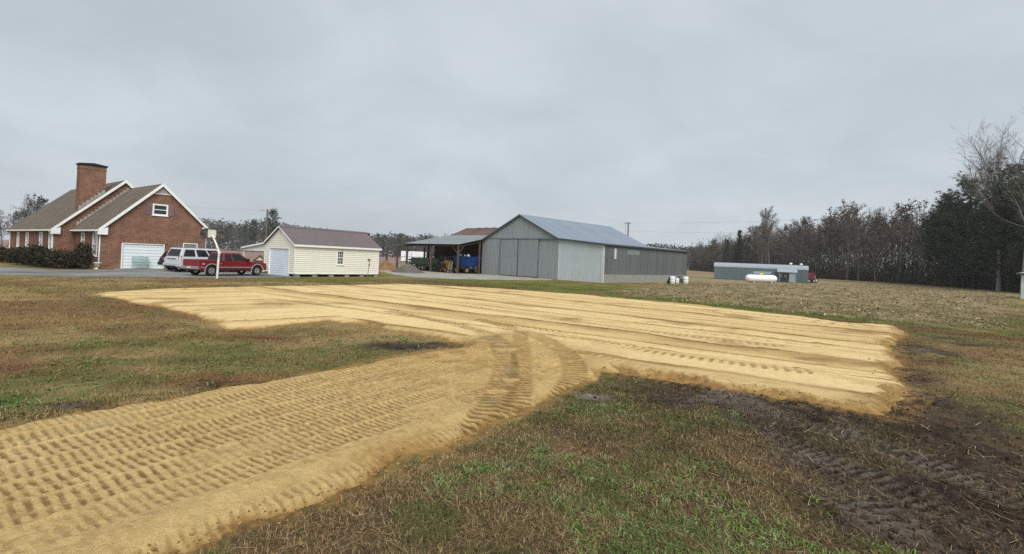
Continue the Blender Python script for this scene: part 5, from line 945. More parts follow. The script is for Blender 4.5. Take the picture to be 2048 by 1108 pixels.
suv('white_suv', 'long white sport utility vehicle parked beside the red pickup', sc_, sy, PAINT_W, 5.55, 2.0, 1.86, 1.16, (-1.72, 1.62), .39, PAINT_S)
dk = sc_ + sl_ * 2.5 + sf * .35
suv('dark_car', 'dark blue car mostly hidden behind the white sport utility vehicle', dk, sy + .03, M('navy_paint', (.014, .02, .028), .25, spec=.5), 4.5, 1.8, 1.52, .98, (-1.35, 1.3), .34, M('navy_paint', (.014, .02, .028), .25))

# ================================================================== TREES AND SHRUBS
def seg_mesh(P0, P1, R0, R1, n):
    P0, P1 = np.asarray(P0), np.asarray(P1); d = P1 - P0; d = d / np.maximum(np.linalg.norm(d, axis=1), 1e-6)[:, None]
    ref = np.where(np.abs(d[:, 2:3]) < .9, np.array([[0, 0, 1.]]), np.array([[1., 0, 0]])); a = np.cross(d, ref); a /= np.linalg.norm(a, axis=1)[:, None]; b = np.cross(d, a); V = []
    for k in range(n): t = 2 * math.pi * k / n; V.append(P0 + (a * math.cos(t) + b * math.sin(t)) * np.asarray(R0)[:, None])
    for k in range(n): t = 2 * math.pi * k / n; V.append(P1 + (a * math.cos(t) + b * math.sin(t)) * np.asarray(R1)[:, None])
    V = np.stack(V, 1); m = len(P0); base = (np.arange(m) * 2 * n)[:, None, None]
    f = np.array([[k, (k + 1) % n, n + (k + 1) % n, n + k] for k in range(n)])[None]; return V.reshape(-1, 3), (base + f).reshape(-1, 4)
def join(parts):
    V, Fc, o = [], [], 0
    for v, f in parts: V.append(v); Fc.append(f + o); o += len(v)
    return np.vstack(V), np.vstack(Fc)
def rot_about(v, k, a): k = k / np.linalg.norm(k); return v * math.cos(a) + np.cross(k, v) * math.sin(a) + k * (k @ v) * (1 - math.cos(a))
def grow(rng, p, d, L, r, nseg, wob, lift, out):
    """one limb as a chain of segments; returns its joints"""
    pts = [p]; rad = [r]
    for i in range(nseg):
        d = d + rng.normal(0, wob, 3) + np.array([0, 0, lift]); d = d / np.linalg.norm(d); p = p + d * L / nseg; pts.append(p); rad.append(r * (1 - .82 * (i + 1) / nseg))
    for i in range(nseg): out.append((pts[i], pts[i + 1], rad[i], rad[i + 1]))
    return pts, rad, d
def side_dir(rng, d, ang):
    k = np.cross(d, rng.normal(0, 1, 3)); return rot_about(d, k, ang)
def bare_tree(seed, H, base=.35, n1=15, n2=7, n3=6, n4=3, spread=.30, up_=.06, r0=None, twig=.016, lean=(0, 0), a1=(.5, .95), zone=None):
    rng = np.random.default_rng(seed); r0 = r0 or H * .0125; T, B1, B2, TW = [], [], [], []; tips = []
    pts, rad, _ = grow(rng, np.zeros(3), np.array([lean[0], lean[1], 1.]), H * .9, r0, 10, .035, .02, T)
    for i in range(n1):
        f = base + (zone or (1 - base) * .97) * (i + rng.random()) / n1; k = min(int(f * 10), 9); q = f * 10 - k; p = pts[k] * (1 - q) + pts[k + 1] * q; rr = rad[k] * (1 - q) + rad[k + 1] * q
        az = i * 2.4 + rng.random(); an = rng.uniform(*a1) * (1.1 - .45 * f); d = np.array([math.sin(an) * math.cos(az), math.sin(an) * math.sin(az), math.cos(an)])
        L = H * spread * (1.15 - .75 * (f - base) / (1 - base) if zone is None else 1.0) * rng.uniform(.75, 1.2)
        p1_, r1_, _ = grow(rng, p, d, L, max(rr * .62, .03), 5, .12, up_, B1)
        for j in range(n2):
            g_ = .2 + .8 * (j + rng.random()) / n2; kk = min(int(g_ * 5), 4); pp = p1_[kk] + (p1_[kk + 1] - p1_[kk]) * (g_ * 5 - kk); dd = p1_[kk + 1] - p1_[kk]; dd = side_dir(rng, dd / np.linalg.norm(dd), rng.uniform(.4, .9))
            p2_, r2_, _ = grow(rng, pp, dd, L * .42 * rng.uniform(.6, 1.2) * (1.15 - .5 * g_), max(r1_[kk] * .55, twig * 1.3), 3, .16, up_, B2)
            for l in range(n3):
                h_ = (l + rng.random()) / n3; k3 = min(int(h_ * 3), 2); p3 = p2_[k3] + (p2_[k3 + 1] - p2_[k3]) * (h_ * 3 - k3); d3 = p2_[k3 + 1] - p2_[k3]; d3 = side_dir(rng, d3 / np.linalg.norm(d3), rng.uniform(.3, .8)); d3[2] += .15
                ln = L * .2 * rng.uniform(.5, 1.2); e = p3 + d3 * ln; TW.append((p3, e, twig, twig * .4)); tips.append(e)
                for m_ in range(n4):
                    s_ = rng.uniform(.3, .95); d4 = side_dir(rng, d3 / np.linalg.norm(d3), rng.uniform(.3, .7)); p4 = p3 + d3 * ln * s_; e4 = p4 + d4 * ln * rng.uniform(.4, .8); TW.append((p4, e4, twig * .7, twig * .3)); tips.append(e4)
    z = lambda S, n: seg_mesh(*[np.array([s[i] for s in S]) for i in range(4)], n)
    return join([z(T, 8), z(B1, 5)]), join([z(B2, 4), z(TW, 3)]), np.array(tips)
def leaf_quads(rng, C, size, droop=.0, k=1):
    C = np.repeat(C, k, 0); n = len(C); C = C + rng.normal(0, size * .9, (n, 3)); a = rng.normal(0, 1, (n, 3)); a /= np.linalg.norm(a, axis=1)[:, None]; b = np.cross(a, rng.normal(0, 1, (n, 3))); b /= np.linalg.norm(b, axis=1)[:, None]; s = (size * rng.uniform(.5, 1.2, n))[:, None]
    V = np.stack([C - a * s, C + b * s * .6, C + a * s, C - b * s * .6], 1).reshape(-1, 3); return V, np.arange(4 * n).reshape(-1, 4)
def pine(seed, H, base=.35, nb=80, spread=.17, clump=.42, dens=9, shape='round', nd=13):
    rng = np.random.default_rng(seed); T, B = [], []; pts, rad, _ = grow(rng, np.zeros(3), np.array([0, 0, 1.]), H * (.93 if shape == 'round' else .97), H * .0115, 10, .02, .03, T); C = []
    for i in range(nb):
        f = base + (1 - base) * (i + rng.random()) / nb; k = min(int(f * 10), 9); q = f * 10 - k; p = pts[k] * (1 - q) + pts[k + 1] * q; g_ = (f - base) / (1 - base)
        prof = max(.12, 1 - ((g_ - .38) / .74) ** 2) ** .5 if shape == 'round' else (1.06 - g_) ** .8
        L = H * spread * prof * rng.uniform(.65, 1.25); az = rng.random() * 6.28; el = rng.uniform(-.1, .35) + g_ * .6; d = np.array([math.cos(az) * math.cos(el), math.sin(az) * math.cos(el), math.sin(el)])
        pp, _, _ = grow(rng, p, d, L, .012 * H * (1 - f) * .5 + .02, 4, .1, .05, B)
        for j in range(dens):
            s_ = (.25 + .75 * (j + rng.random()) / dens) * 4; kk = min(int(s_), 3); c_ = pp[kk] + (pp[kk + 1] - pp[kk]) * (s_ - kk); C.append(c_ + rng.normal(0, clump * .55, 3) * np.array([1, 1, .6]))
    for j in range(30): C.append(pts[-1] + rng.normal(0, clump * (1.3 if shape == 'round' else .6), 3))
    C = np.array(C); n = len(C); d = rng.normal(0, 1, (n, nd, 3)); d[..., 2] = d[..., 2] * .8 + .25; d /= np.linalg.norm(d, axis=2)[..., None]; ln = clump * rng.uniform(.5, 1.15, (n, nd, 1)); s = np.cross(d, rng.normal(0, 1, (n, nd, 3))); s /= np.linalg.norm(s, axis=2)[..., None]
    c0 = C[:, None, :] + 0 * d; V = np.stack([c0 - s * clump * .10, c0 + s * clump * .10, c0 + d * ln + s * clump * .05, c0 + d * ln - s * clump * .05], 2).reshape(-1, 3)
    z = lambda S, n_: seg_mesh(*[np.array([s_[i] for s_ in S]) for i in range(4)], n_)
    return join([z(T, 8), z(B, 4)]), (V, np.arange(len(V)).reshape(-1, 4))
def vmat(name, col, var=.25, rough=.9, scale=.5, col2=None):
    m = M(name, col, rough, var=var, vscale=scale, var2=.2, v2scale=3, spec=.1, dirt=(col2, scale * .8, .9) if col2 is not None else None)
    n, l = m.node_tree.nodes, m.node_tree.links; b = n['Principled BSDF']; oi = n.new('ShaderNodeObjectInfo'); r = n.new('ShaderNodeMapRange'); r.inputs[3].default_value = .75; r.inputs[4].default_value = 1.25; l.new(oi.outputs['Random'], r.inputs[0])
    src = b.inputs['Base Color'].links[0].from_socket; h = n.new('ShaderNodeHueSaturation'); l.new(src, h.inputs['Color']); l.new(r.outputs[0], h.inputs['Value']); l.new(h.outputs[0], b.inputs['Base Color']); return m
BARK = vmat('grey_bark', (.13, .115, .10)); BARKP = vmat('pale_bark', (.30, .28, .25)); BARKD = vmat('dark_bark', (.065, .052, .044)); TWIGM = vmat('grey_twigs', (.11, .092, .08)); TWIGP = vmat('pale_twigs', (.20, .18, .16))
NEED = vmat('pine_needles', (.05, .066, .04), col2=(.06, .07, .038)); NEED2 = vmat('dark_pine_needles', (.076, .096, .058)); LRUST = vmat('rusty_leaves', (.12, .072, .048), col2=(.10, .075, .056)); LOLIVE = vmat('olive_leaves', (.085, .08, .04)); LBRN = vmat('brown_leaves', (.095, .068, .045))
def make_tree(name, trunk, crown, tm, cm, leaves=None, lm=None):
    t = bpy.data.objects.new(name, None); COL.objects.link(t)
    finish('trunk', npmesh('trunk', *trunk), tm, t, smooth=True); c = finish('crown', npmesh('crown', *crown), cm, t)
    if leaves is not None: finish('leaves', npmesh('leaves', *leaves), lm, c)
    return t
rngT = np.random.default_rng(7); PROTO = {}
def proto(k, fn): PROTO[k] = fn(); PROTO[k]['used'] = 0
def P_bare(seed, name='bare_tree', leaf=None, tm=None, cm=None, lk=1, ls=.2, frac=.5, **kw):
    tr, cr, tips = bare_tree(seed, 20.0, **kw); lv = None
    if leaf: r_ = np.random.default_rng(seed + 5); lv = leaf_quads(r_, tips[r_.random(len(tips)) < frac], ls, k=lk)
    return make_tree(name, tr, cr, tm or BARK, cm or TWIGM, lv, leaf)
def P_pine(seed, name='pine_tree', mat_=None, **kw):
    tr, cr = pine(seed, 20.0, **kw); return make_tree(name, tr, cr, BARKD, mat_ or NEED)
TW_ = dict(twig=.024)
for k, fn in (('bare0', lambda: P_bare(1, **TW_)), ('bare1', lambda: P_bare(2, base=.45, n1=13, spread=.26, **TW_)), ('bare2', lambda: P_bare(3, base=.28, n1=17, spread=.28, cm=TWIGP, tm=BARK, **TW_)), ('bare3', lambda: P_bare(4, base=.5, n1=12, spread=.24, **TW_)),
              ('rust0', lambda: P_bare(11, 'oak_tree', LRUST, base=.4, n1=13, n2=6, n3=5, n4=2, frac=.75, ls=.26, lk=1)), ('rust1', lambda: P_bare(12, 'oak_tree', LRUST, base=.45, n1=12, n2=6, n3=5, n4=2, frac=.45, ls=.26)), ('brown0', lambda: P_bare(13, 'oak_tree', LBRN, base=.2, n1=15, n2=6, n3=5, n4=2, frac=.8, ls=.28)), ('olive0', lambda: P_bare(14, 'leafy_tree', LOLIVE, base=.15, n1=16, n2=6, n3=5, n4=2, frac=.85, ls=.28, spread=.26)),
              ('pine0', lambda: P_pine(21, base=.38)), ('pine1', lambda: P_pine(22, base=.5, nb=60, spread=.15)), ('full0', lambda: P_pine(23, base=.08, nb=120, spread=.19, mat_=NEED2, dens=9)), ('full1', lambda: P_pine(24, base=.12, nb=110, spread=.21, mat_=NEED2, dens=9)), ('cedar0', lambda: P_pine(25, 'cedar_tree', base=.03, nb=120, spread=.17, shape='cone', mat_=NEED, dens=8))):
    PROTO[k] = fn(); PROTO[k]['n'] = 0
def plant(k, x, y, h, label, cat='tree', group=None, rz=None, sx=1.0):
    o = PROTO[k]
    if o['n'] > 0: o = copy_tree(o)
    else: o['n'] = 1
    if o is not PROTO[k] and 'n' in o: del o['n']
    s = h / 20.0; o.location = (x, y, -.05); o.rotation_euler = (0, 0, rngT.random() * 6.28 if rz is None else rz); o.scale = (s * sx, s * sx, s)
    return tag(o, label, cat, group)
LAB = {'bare': 'bare grey leafless tree in the woods beyond the field', 'rust': 'tall oak still holding rust brown leaves in the woods', 'brow': 'oak thick with dull brown leaves at the wood edge', 'oliv': 'leafy tree with fading olive leaves at the wood edge', 'pine': 'tall dark pine with bare lower trunk in the woods', 'full': 'dense dark evergreen pine massed at the right wood edge', 'ceda': 'cone shaped dark cedar at the edge of the far woods'}
GRP = 'trees of the woods beyond the field'
# the woods on the right: rows behind the field edge, each kind where the photograph has it
WE = np.array(WOOD_EDGE); seg = np.hypot(*np.diff(WE, axis=0).T); cum = np.concatenate([[0], np.cumsum(seg)])
def edge_at(s):
    i = min(max(np.searchsorted(cum, s) - 1, 0), len(seg) - 1); f = (s - cum[i]) / seg[i]; e = (WE[i + 1] - WE[i]) / seg[i]; return WE[i] + (WE[i + 1] - WE[i]) * f, np.array([-e[1], e[0]])
cnt = 0
for row, (off, step) in enumerate(((1.5, 5.0), (7, 5.5), (14, 6.5), (23, 8), (36, 10), (52, 13))):
    s = 100.0 + rngT.random() * 4
    while s < cum[-1] - 12:
        p, nrm = edge_at(s); p = p + nrm * (off + rngT.normal(0, 1.5)); s += step * rngT.uniform(.7, 1.35)
        u = CX + F * p[0] / p[1]
        if u > 2130 or u < 1350: continue
        q = rngT.random()
        if u > 1890: k = ('full0', 'full1', 'full0', 'pine0', 'full1')[int(q * 5)]; h = rngT.uniform(16.5, 19.5) + (row > 0) * 2.0
        elif u > 1840: k = ('pine0', 'bare1', 'full1', 'brown0')[int(q * 4)]; h = rngT.uniform(15, 19)
        elif u > 1600: k = ('bare0', 'bare1', 'bare2', 'bare3', 'rust0', 'rust1', 'brown0', 'bare1', 'rust1', 'pine1')[int(q * 10)]; h = rngT.uniform(17, 23)
        elif u > 1500: k = ('bare0', 'bare3', 'brown0', 'rust1', 'bare2')[int(q * 5)]; h = rngT.uniform(16, 21)
        elif u > 1450: k = ('olive0', 'brown0', 'bare1', 'cedar0')[int(q * 4)]; h = rngT.uniform(12, 17)
        else: k = ('bare1', 'bare2', 'brown0', 'olive0', 'bare0')[int(q * 5)]; h = rngT.uniform(11, 16)
        if row == 0 and k[:4] in ('bare', 'rust') and rngT.random() < .35: h *= .6
        zn = 'beyond the grey lean-to' if u < 1450 else 'behind the curing barns' if u < 1570 else 'above the red wagon' if u < 1660 else 'behind the open stubble field' if u < 1760 else 'beside the dark pines' if u < 1880 else 'by the white metal shed'
        kn = {'bare': 'bare grey leafless tree', 'rust': 'oak with rust brown leaves', 'brow': 'oak thick with dull brown leaves', 'oliv': 'tree with fading olive leaves', 'pine': 'dark pine with bare lower trunk', 'full': 'dense dark evergreen pine', 'ceda': 'cone shaped dark cedar'}[k[:4]]
        lb_ = (('low ' if h < 13.5 else 'tall ') if k[:4] in ('bare', 'rust') else '') + kn + (' at the wood edge ' if row < 2 else ' deeper in the woods ') + zn
        plant(k, p[0], p[1], h, lb_, 'tree', GRP); cnt += 1
print('woods', cnt)
def special(k, u, v, h, label, cat='tree', depth=None, **kw):
    g = AT(u, depth) if depth else G(u, v); return plant(k, g[0], g[1], h, label, cat, None, **kw)
# single trees that stand out
tr, cr, tips = bare_tree(31, 20.0, base=.44, n1=17, n2=11, n3=6, n4=2, spread=.44, up_=.05, twig=.014, a1=(.12, 1.15), zone=.16); PROTO['big'] = make_tree('bare_tree', tr, cr, BARKP, TWIGP); PROTO['big']['n'] = 0
special('big', 1999, 582, 27.5, 'tall bare tree with wide fan crown above the dark pines', depth=87, sx=1.0)
tr, cr, tips = bare_tree(33, 20.0, base=.5, n1=12, n2=6, n3=5, n4=2, spread=.25, twig=.016, lean=(-.05, .02)); r_ = np.random.default_rng(3); PROTO['thin'] = make_tree('bare_tree', tr, cr, BARKP, TWIGP, leaf_quads(r_, tips[r_.random(len(tips)) < .25], .16), LOLIVE); PROTO['thin']['n'] = 0
special('thin', 2046, 585, 20, 'slender pale tree with few leaves beside the dark pines', depth=70)
special('bare2', 1523, 552, 21, 'pair stemmed pale bare tree rising behind the curing barns', depth=150); special('bare0', 1540, 552, 20.5, 'bare tree with many forked limbs behind the propane tank', depth=148)
special('cedar0', 1476, 551, 14.5, 'dark green cone shaped cedar standing left of the bare trees', depth=160, sx=1.15)
special('rust0', 1683, 557, 22.5, 'tallest oak with rust red leaves above the woods', depth=150); special('rust0', 1795, 560, 21.5, 'broad oak with rust brown crown next to the dark pines', depth=135, sx=1.15)
special('full0', 1905, 573, 20, 'dark evergreen pine at the corner where the pines begin', depth=104, sx=1.15); special('full1', 1950, 576, 22, 'broad dark evergreen pine in front of the fan crowned tree', depth=97, sx=1.15); special('full1', 2020, 584, 22.5, 'dense evergreen pine behind the white metal shed', depth=86, sx=1.2)
# leaning pale limb tree at the right
lt = []; rngL = np.random.default_rng(5)
def UVP(u, v, d): q = ray(u, v); return np.array([0, 0, CAMH]) + q * (d / q[1])
_b = UVP(2135, 588, 74); _pp = [np.array([0., 0, 0])] + [UVP(u, v, 74) - np.array([_b[0], 74, 0]) for u, v in ((2118, 520), (2088, 476), (2048, 455), (2010, 441), (1984, 424), (1962, 395), (1948, 366), (1940, 340))]
for i in range(8): lt.append((_pp[i], _pp[i + 1], .14 - .014 * i, .14 - .014 * (i + 1)))
lt.append((_pp[8], _pp[8] + np.array([-.3, 0, 1.2]), .03, .01)); lb = []
for j in range(26): i = 3 + int(rngL.random() * 6); d = side_dir(rngL, (lt[i][1] - lt[i][0]) / np.linalg.norm(lt[i][1] - lt[i][0]), rngL.uniform(.4, .9)); d[2] = abs(d[2]); grow(rngL, lt[i][0], d, rngL.uniform(1.5, 4), .035, 4, .12, .06, lb)
z_ = lambda S, n: seg_mesh(*[np.array([s[i] for s in S]) for i in range(4)], n)
t = make_tree('leaning_tree', z_(lt, 7), z_(lb, 4), BARK, TWIGM); t.location = (_b[0], 74, 0); tag(t, 'pale bare tree leaning left across the dark pines', 'tree')
# far trees: the wood line behind garage and sheds, and those left of the house
GF = 'far trees along the horizon'; LF = {'bare': 'far bare grey tree in the wood line behind the garage', 'pine': 'far dark pine in the wood line behind the garage', 'brow': 'far brown leaved tree in the wood line behind the garage', 'full': 'far dense evergreen in the wood line behind the garage', 'rust': 'far rusty tree in the wood line behind the garage', 'oliv': 'far olive tree in the wood line behind the garage'}
for row, (dep, step) in enumerate(((330, 7.5), (342, 8.5), (356, 9.5))):
    x = -212.0
    while x < -40:
        x += step * rngT.uniform(.6, 1.4); u = CX + F * x / dep; q = rngT.random()
        k = ('full0', 'pine0', 'full1', 'pine1')[int(q * 4)] if u > 720 and q < .85 else ('bare0', 'brown0', 'bare1', 'pine0', 'full1', 'brown0', 'olive0', 'bare3')[int(q * 8)]
        h = (rngT.uniform(13.5, 17.0) if u > 640 else rngT.uniform(15, 19.5)) * (1 if row else .85); plant(k, x, dep + rngT.normal(0, 3), h, LF[k[:4]], 'tree', GF, sx=1.15)
special('pine0', 541, 500, 17.5, 'rounded pine standing apart by the utility pole', depth=190, sx=1.1); special('pine0', 506, 500, 16.0, 'small topped pine left of the utility pole', depth=240)
LH = 'trees beyond the brick house'
for u, dep, k, h in ((6, 105, 'bare2', 8.5), (30, 118, 'bare0', 9), (52, 112, 'rust1', 12.0), (64, 125, 'bare1', 12.5), (82, 138, 'pine0', 14.0), (98, 140, 'pine1', 13), (-30, 110, 'bare0', 9), (-70, 112, 'bare1', 10), (18, 140, 'brown0', 10), (44, 150, 'full1', 11), (120, 150, 'bare3', 12), (-10, 150, 'brown0', 11), (0, 96, 'bare2', 6)):
    g = AT(u, dep); plant(k, g[0], g[1], h, {'bare': 'bare tree showing past the left end of the brick house', 'rust': 'reddish tree showing past the left end of the brick house', 'pine': 'dark pine showing over the left roof of the brick house', 'brow': 'brown leaved tree showing past the left end of the brick house', 'full': 'dense evergreen showing past the left end of the brick house'}[k[:4]], 'tree', LH)
# undergrowth along the wood edge and a mass of far twigs behind: uncountable
rngU = np.random.default_rng(9); n = 52000; s = rngU.uniform(105, cum[-1] - 6, n); Pp = np.array([np.concatenate(edge_at(a)) for a in s]); off = rngU.exponential(9, n) + .2 ; base = Pp[:, :2] + Pp[:, 2:] * off[:, None]; hgt = rngU.gamma(2.0, 1.15, n)
hgt *= .5 + fbm(base[:, 0], base[:, 1], 9, 3, 77) * 1.3
p0 = np.column_stack([base, np.maximum(hgt - rngU.uniform(.4, 2.2, n), 0)]); dr = rngU.normal(0, .35, (n, 3)); dr[:, 2] = np.abs(dr[:, 2]) + .7; p1_ = p0 + dr * rngU.uniform(.5, 1.6, n)[:, None]
sd_ = np.cross(dr, rngU.normal(0, 1, (n, 3))); sd_ /= np.linalg.norm(sd_, axis=1)[:, None]; w_ = np.where(rngU.random(n) < .5, .035, .11)[:, None]
V = np.stack([p0 - sd_ * w_ * .6, p0 + sd_ * w_ * .6, p1_ + sd_ * w_, p1_ - sd_ * w_], 1).reshape(-1, 3); cc = np.array([(.06, .048, .04), (.085, .06, .042), (.05, .045, .03), (.03, .035, .02), (.09, .05, .035)])[rngU.integers(0, 5, n)] * rngU.uniform(.6, 1.2, (n, 1))
o = finish('underbrush', npmesh('underbrush', V, np.arange(4 * n).reshape(-1, 4), np.repeat(cc, 4, 0)), MCOL('brush', .9, .1)); tag(o, 'tangled brown undergrowth along the foot of the woods', 'undergrowth', kind='stuff')
n = 46000; s = rngU.uniform(150, cum[-1] - 8, n); Pp = np.array([np.concatenate(edge_at(a)) for a in s]); off = 8 + rngU.exponential(16, n); base = Pp[:, :2] + Pp[:, 2:] * off[:, None]; hz_ = rngU.random(n) ** .8 * (15 * (.55 + .9 * fbm(base[:, 0], base[:, 1], 8, 3, 88)))
dr = rngU.normal(0, .5, (n, 3)); dr[:, 2] = np.abs(dr[:, 2]) + .6; p0 = np.column_stack([base, hz_]); p1_ = p0 + dr * rngU.uniform(.7, 2.2, n)[:, None]; sd_ = np.cross(dr, rngU.normal(0, 1, (n, 3))); sd_ /= np.linalg.norm(sd_, axis=1)[:, None]; w_ = rngU.uniform(.02, .10, n)[:, None]
V = np.stack([p0 - sd_ * w_, p0 + sd_ * w_, p1_ + sd_ * w_ * .5, p1_ - sd_ * w_ * .5], 1).reshape(-1, 3); cc = np.array([(.10, .085, .075), (.085, .07, .06), (.12, .075, .055), (.07, .065, .05)])[rngU.integers(0, 4, n)] * rngU.uniform(.6, 1.2, (n, 1))
o = finish('wood_thicket', npmesh('wood_thicket', V, np.arange(4 * n).reshape(-1, 4), np.repeat(cc, 4, 0)), MCOL('brush', .9, .1)); tag(o, 'grey brown tangle of limbs filling the inside of the woods', 'woods', kind='stuff')
n = 70000; x = rngU.uniform(-330, 200, n); y = rngU.uniform(362, 430, n); top = (15.5 + 4.5 * ss(-110, -160, x)) * (.72 + .56 * fbm(x, y * 0 + 2, 11, 4, 55)); z = top * rngU.random(n) ** .75; C_ = np.column_stack([x, y, z]); V, Fq = leaf_quads(rngU, C_, .95); cc = np.where((fbm(x, y, 40, 2, 56) > .52)[:, None], np.array([[.06, .066, .05]]), np.array([[.10, .088, .078]])) * rngU.uniform(.6, 1.25, (n, 1))
o = finish('far_woods', npmesh('far_woods', V, Fq, np.repeat(cc, 4, 0)), MCOL('brush', .9, .1)); tag(o, 'hazy far woodland closing the horizon', 'woods', kind='stuff')
# foundation shrubs along the house
def shrub(seed, w_, h_, mat_):
    r_ = np.random.default_rng(seed); n = 1500; a = r_.normal(0, 1, (n, 3)); a /= np.linalg.norm(a, axis=1)[:, None]; rad = r_.uniform(.35, 1, n) ** .5; nn = .75 + .5 * fbm(a[:, 0] * 2 + seed, a[:, 1] * 2 + a[:, 2], .8, 2, seed); C_ = a * (rad * nn)[:, None] * np.array([w_, w_ * .8, h_ / 2]) + np.array([0, 0, h_ / 2]); C_ = C_[C_[:, 2] > .05]
    lv = leaf_quads(r_, C_, .10); st = []; [grow(r_, np.array([0, 0, 0.]), np.append(r_.normal(0, .5, 2), 1), h_ * .8, .02, 4, .15, .02, st) for _ in range(9)]
    t = bpy.data.objects.new('shrub', None); COL.objects.link(t); finish('stems', npmesh('stems', *seg_mesh(*[np.array([s[i] for s in st]) for i in range(4)], 4)), BARKD, t); finish('foliage', npmesh('foliage', *lv), mat_, t); return t
SG = vmat('shrub_green', (.034, .042, .02), col2=(.05, .034, .022)); SR = vmat('shrub_reddish', (.052, .042, .028), col2=(.034, .034, .018))
for u, v, w_, h_, m_, lb in ((-4, 523, 1.5, 1.35, SG, 'dark green shrub at the far end of the house shrub row'), (22, 526, 1.2, 1.2, SR, 'reddish shrub below the first white window of the house'), (48, 530, 1.3, 1.4, SG, 'dark green rounded shrub below the far house windows'), (72, 533, 1.2, 1.7, SR, 'tall reddish brown shrub near the house downspout'), (97, 535, 1.2, 1.3, SG, 'low dark green shrub before the main house corner'), (123, 537, 1.1, 1.4, SR, 'reddish shrub between the main wall and the wing'), (146, 537, 1.0, 1.25, SG, 'dark green shrub against the wing wall'), (166, 538, .7, 2.0, SR, 'upright dark red shrub below the wing windows')):
    g = G(u, v); t = shrub(int(abs(u)) + 3, w_ * .82, h_, m_); t.location = (g[0], g[1], 0); tag(t, lb, 'shrub')

# ================================================================== GRASS, STUBBLE, CLODS (nobody could count them)
rg = np.random.default_rng(17)
def blades(P, L, Wd, tilt, col, name, label, cat, matn, bend=.5, simple=False):
    n = len(P); az = rg.random(n) * 2 * np.pi; el = tilt; d = np.column_stack([np.cos(az) * np.cos(el), np.sin(az) * np.cos(el), np.sin(el)]); s = np.column_stack([-np.sin(az), np.cos(az), 0 * az]) * (Wd / 2)[:, None]
    if simple: V = np.stack([P - s, P + s, P + d * L[:, None]], 1).reshape(-1, 3); Fq = np.arange(3 * n).reshape(-1, 3); cc = np.repeat(col, 3, 0)
    else:
        mid = P + d * (L * .55)[:, None]; tip = mid + (d * np.array([1, 1, bend])) * (L * .45)[:, None]
        V = np.stack([P - s, P + s, mid + s * .8, mid - s * .8, tip], 1).reshape(-1, 3); b = np.arange(n)[:, None] * 5
        Fq = np.concatenate([b + np.array([[0, 1, 2]]), b + np.array([[0, 2, 3]]), b + np.array([[3, 2, 4]])], 0); cc = np.repeat(col, 5, 0)
    o = finish(name, npmesh(name, V, Fq, cc), MCOL(matn, .8, .2)); return tag(o, label, cat, kind='stuff')
def scatter(n, r0, r1, pw, a0=-.86, a1=.86):
    u = rg.random(n); r_ = (r0 ** pw + u * (r1 ** pw - r0 ** pw)) ** (1 / pw) if pw != 0 else r0 * (r1 / r0) ** u; a = rg.uniform(a0, a1, n); return r_ * np.sin(a), r_ * np.cos(a)
def turf(n, r0, r1, pw, name, label, simple, seed):
    x, y = scatter(n, r0, r1, pw); sdf = poly_sdf(x, y, SAND_POLY); edge = sdf + (fbm(x, y, .55, 3, 11) - .5) * .34; k = (edge > .03 + .10 * rg.random(n)) & ((x > -26) | (y < 26)); x, y = x[k], y[k]
    z, c, mud = ground_surface(x, y); k = rg.random(len(x)) > mud * .80 + .02; x, y, z, c, mud = x[k], y[k], z[k], c[k], mud[k]; n = len(x); thin = fbm(x, y, .5, 3, 140); k = rg.random(n) < .40 + 1.1 * ss(.35, .6, thin); x, y, z, c, mud, thin = x[k], y[k], z[k], c[k], mud[k], thin[k]; r_ = np.hypot(x, y); n = len(x)
    gr = ss(.50, .62, fbm(x, y, .55, 3, 141)) * .62 + .12; gr = gr * (1 - mud); isg = rg.random(n) < gr
    straw = np.array([HZ(164, 138, 98), HZ(196, 170, 126), HZ(136, 104, 72), HZ(130, 90, 62), HZ(96, 70, 48), HZ(72, 52, 38), HZ(174, 154, 112)])[rg.integers(0, 7, n)]; green = np.array([HZ(106, 110, 58), HZ(90, 98, 50), HZ(126, 124, 74), HZ(112, 114, 74), HZ(80, 90, 48)])[rg.integers(0, 5, n)]
    col = np.where(isg[:, None], green, straw) * rg.uniform(.55, 1.5, (n, 1)); tone = ss(4, 13, r_)[:, None] * .74 + .20; col = col * (1 - tone) + (c * rg.uniform(.65, 1.5, (n, 1))) * tone; col = col * (1 - .45 * mud[:, None])
    L = rg.uniform(.03, .085, n) * (.75 + .6 * thin) * (1 - .15 * ss(8, 20, r_)); Wd = np.maximum(.0030, r_ * .00085) * rg.uniform(.7, 1.4, n); tilt = np.where(rg.random(n) < .7, rg.uniform(.03, .5, n), rg.uniform(.5, 1.3, n)); tilt = np.where(isg, rg.uniform(.4, 1.3, n), tilt)
    o = blades(np.column_stack([x, y, z - .004]), L, Wd, tilt, col, name, label, 'grass', 'grass_blade', .3, simple); print(name, n); return o
turf(500000, 2.6, 8.5, 0.8, 'near_grass', 'matted brown and green grass close beside the lane and mud', False, 1)
turf(620000, 8.0, 42, 0.35, 'lawn_grass', 'short dormant lawn grass around the sand pad and yard', True, 2)
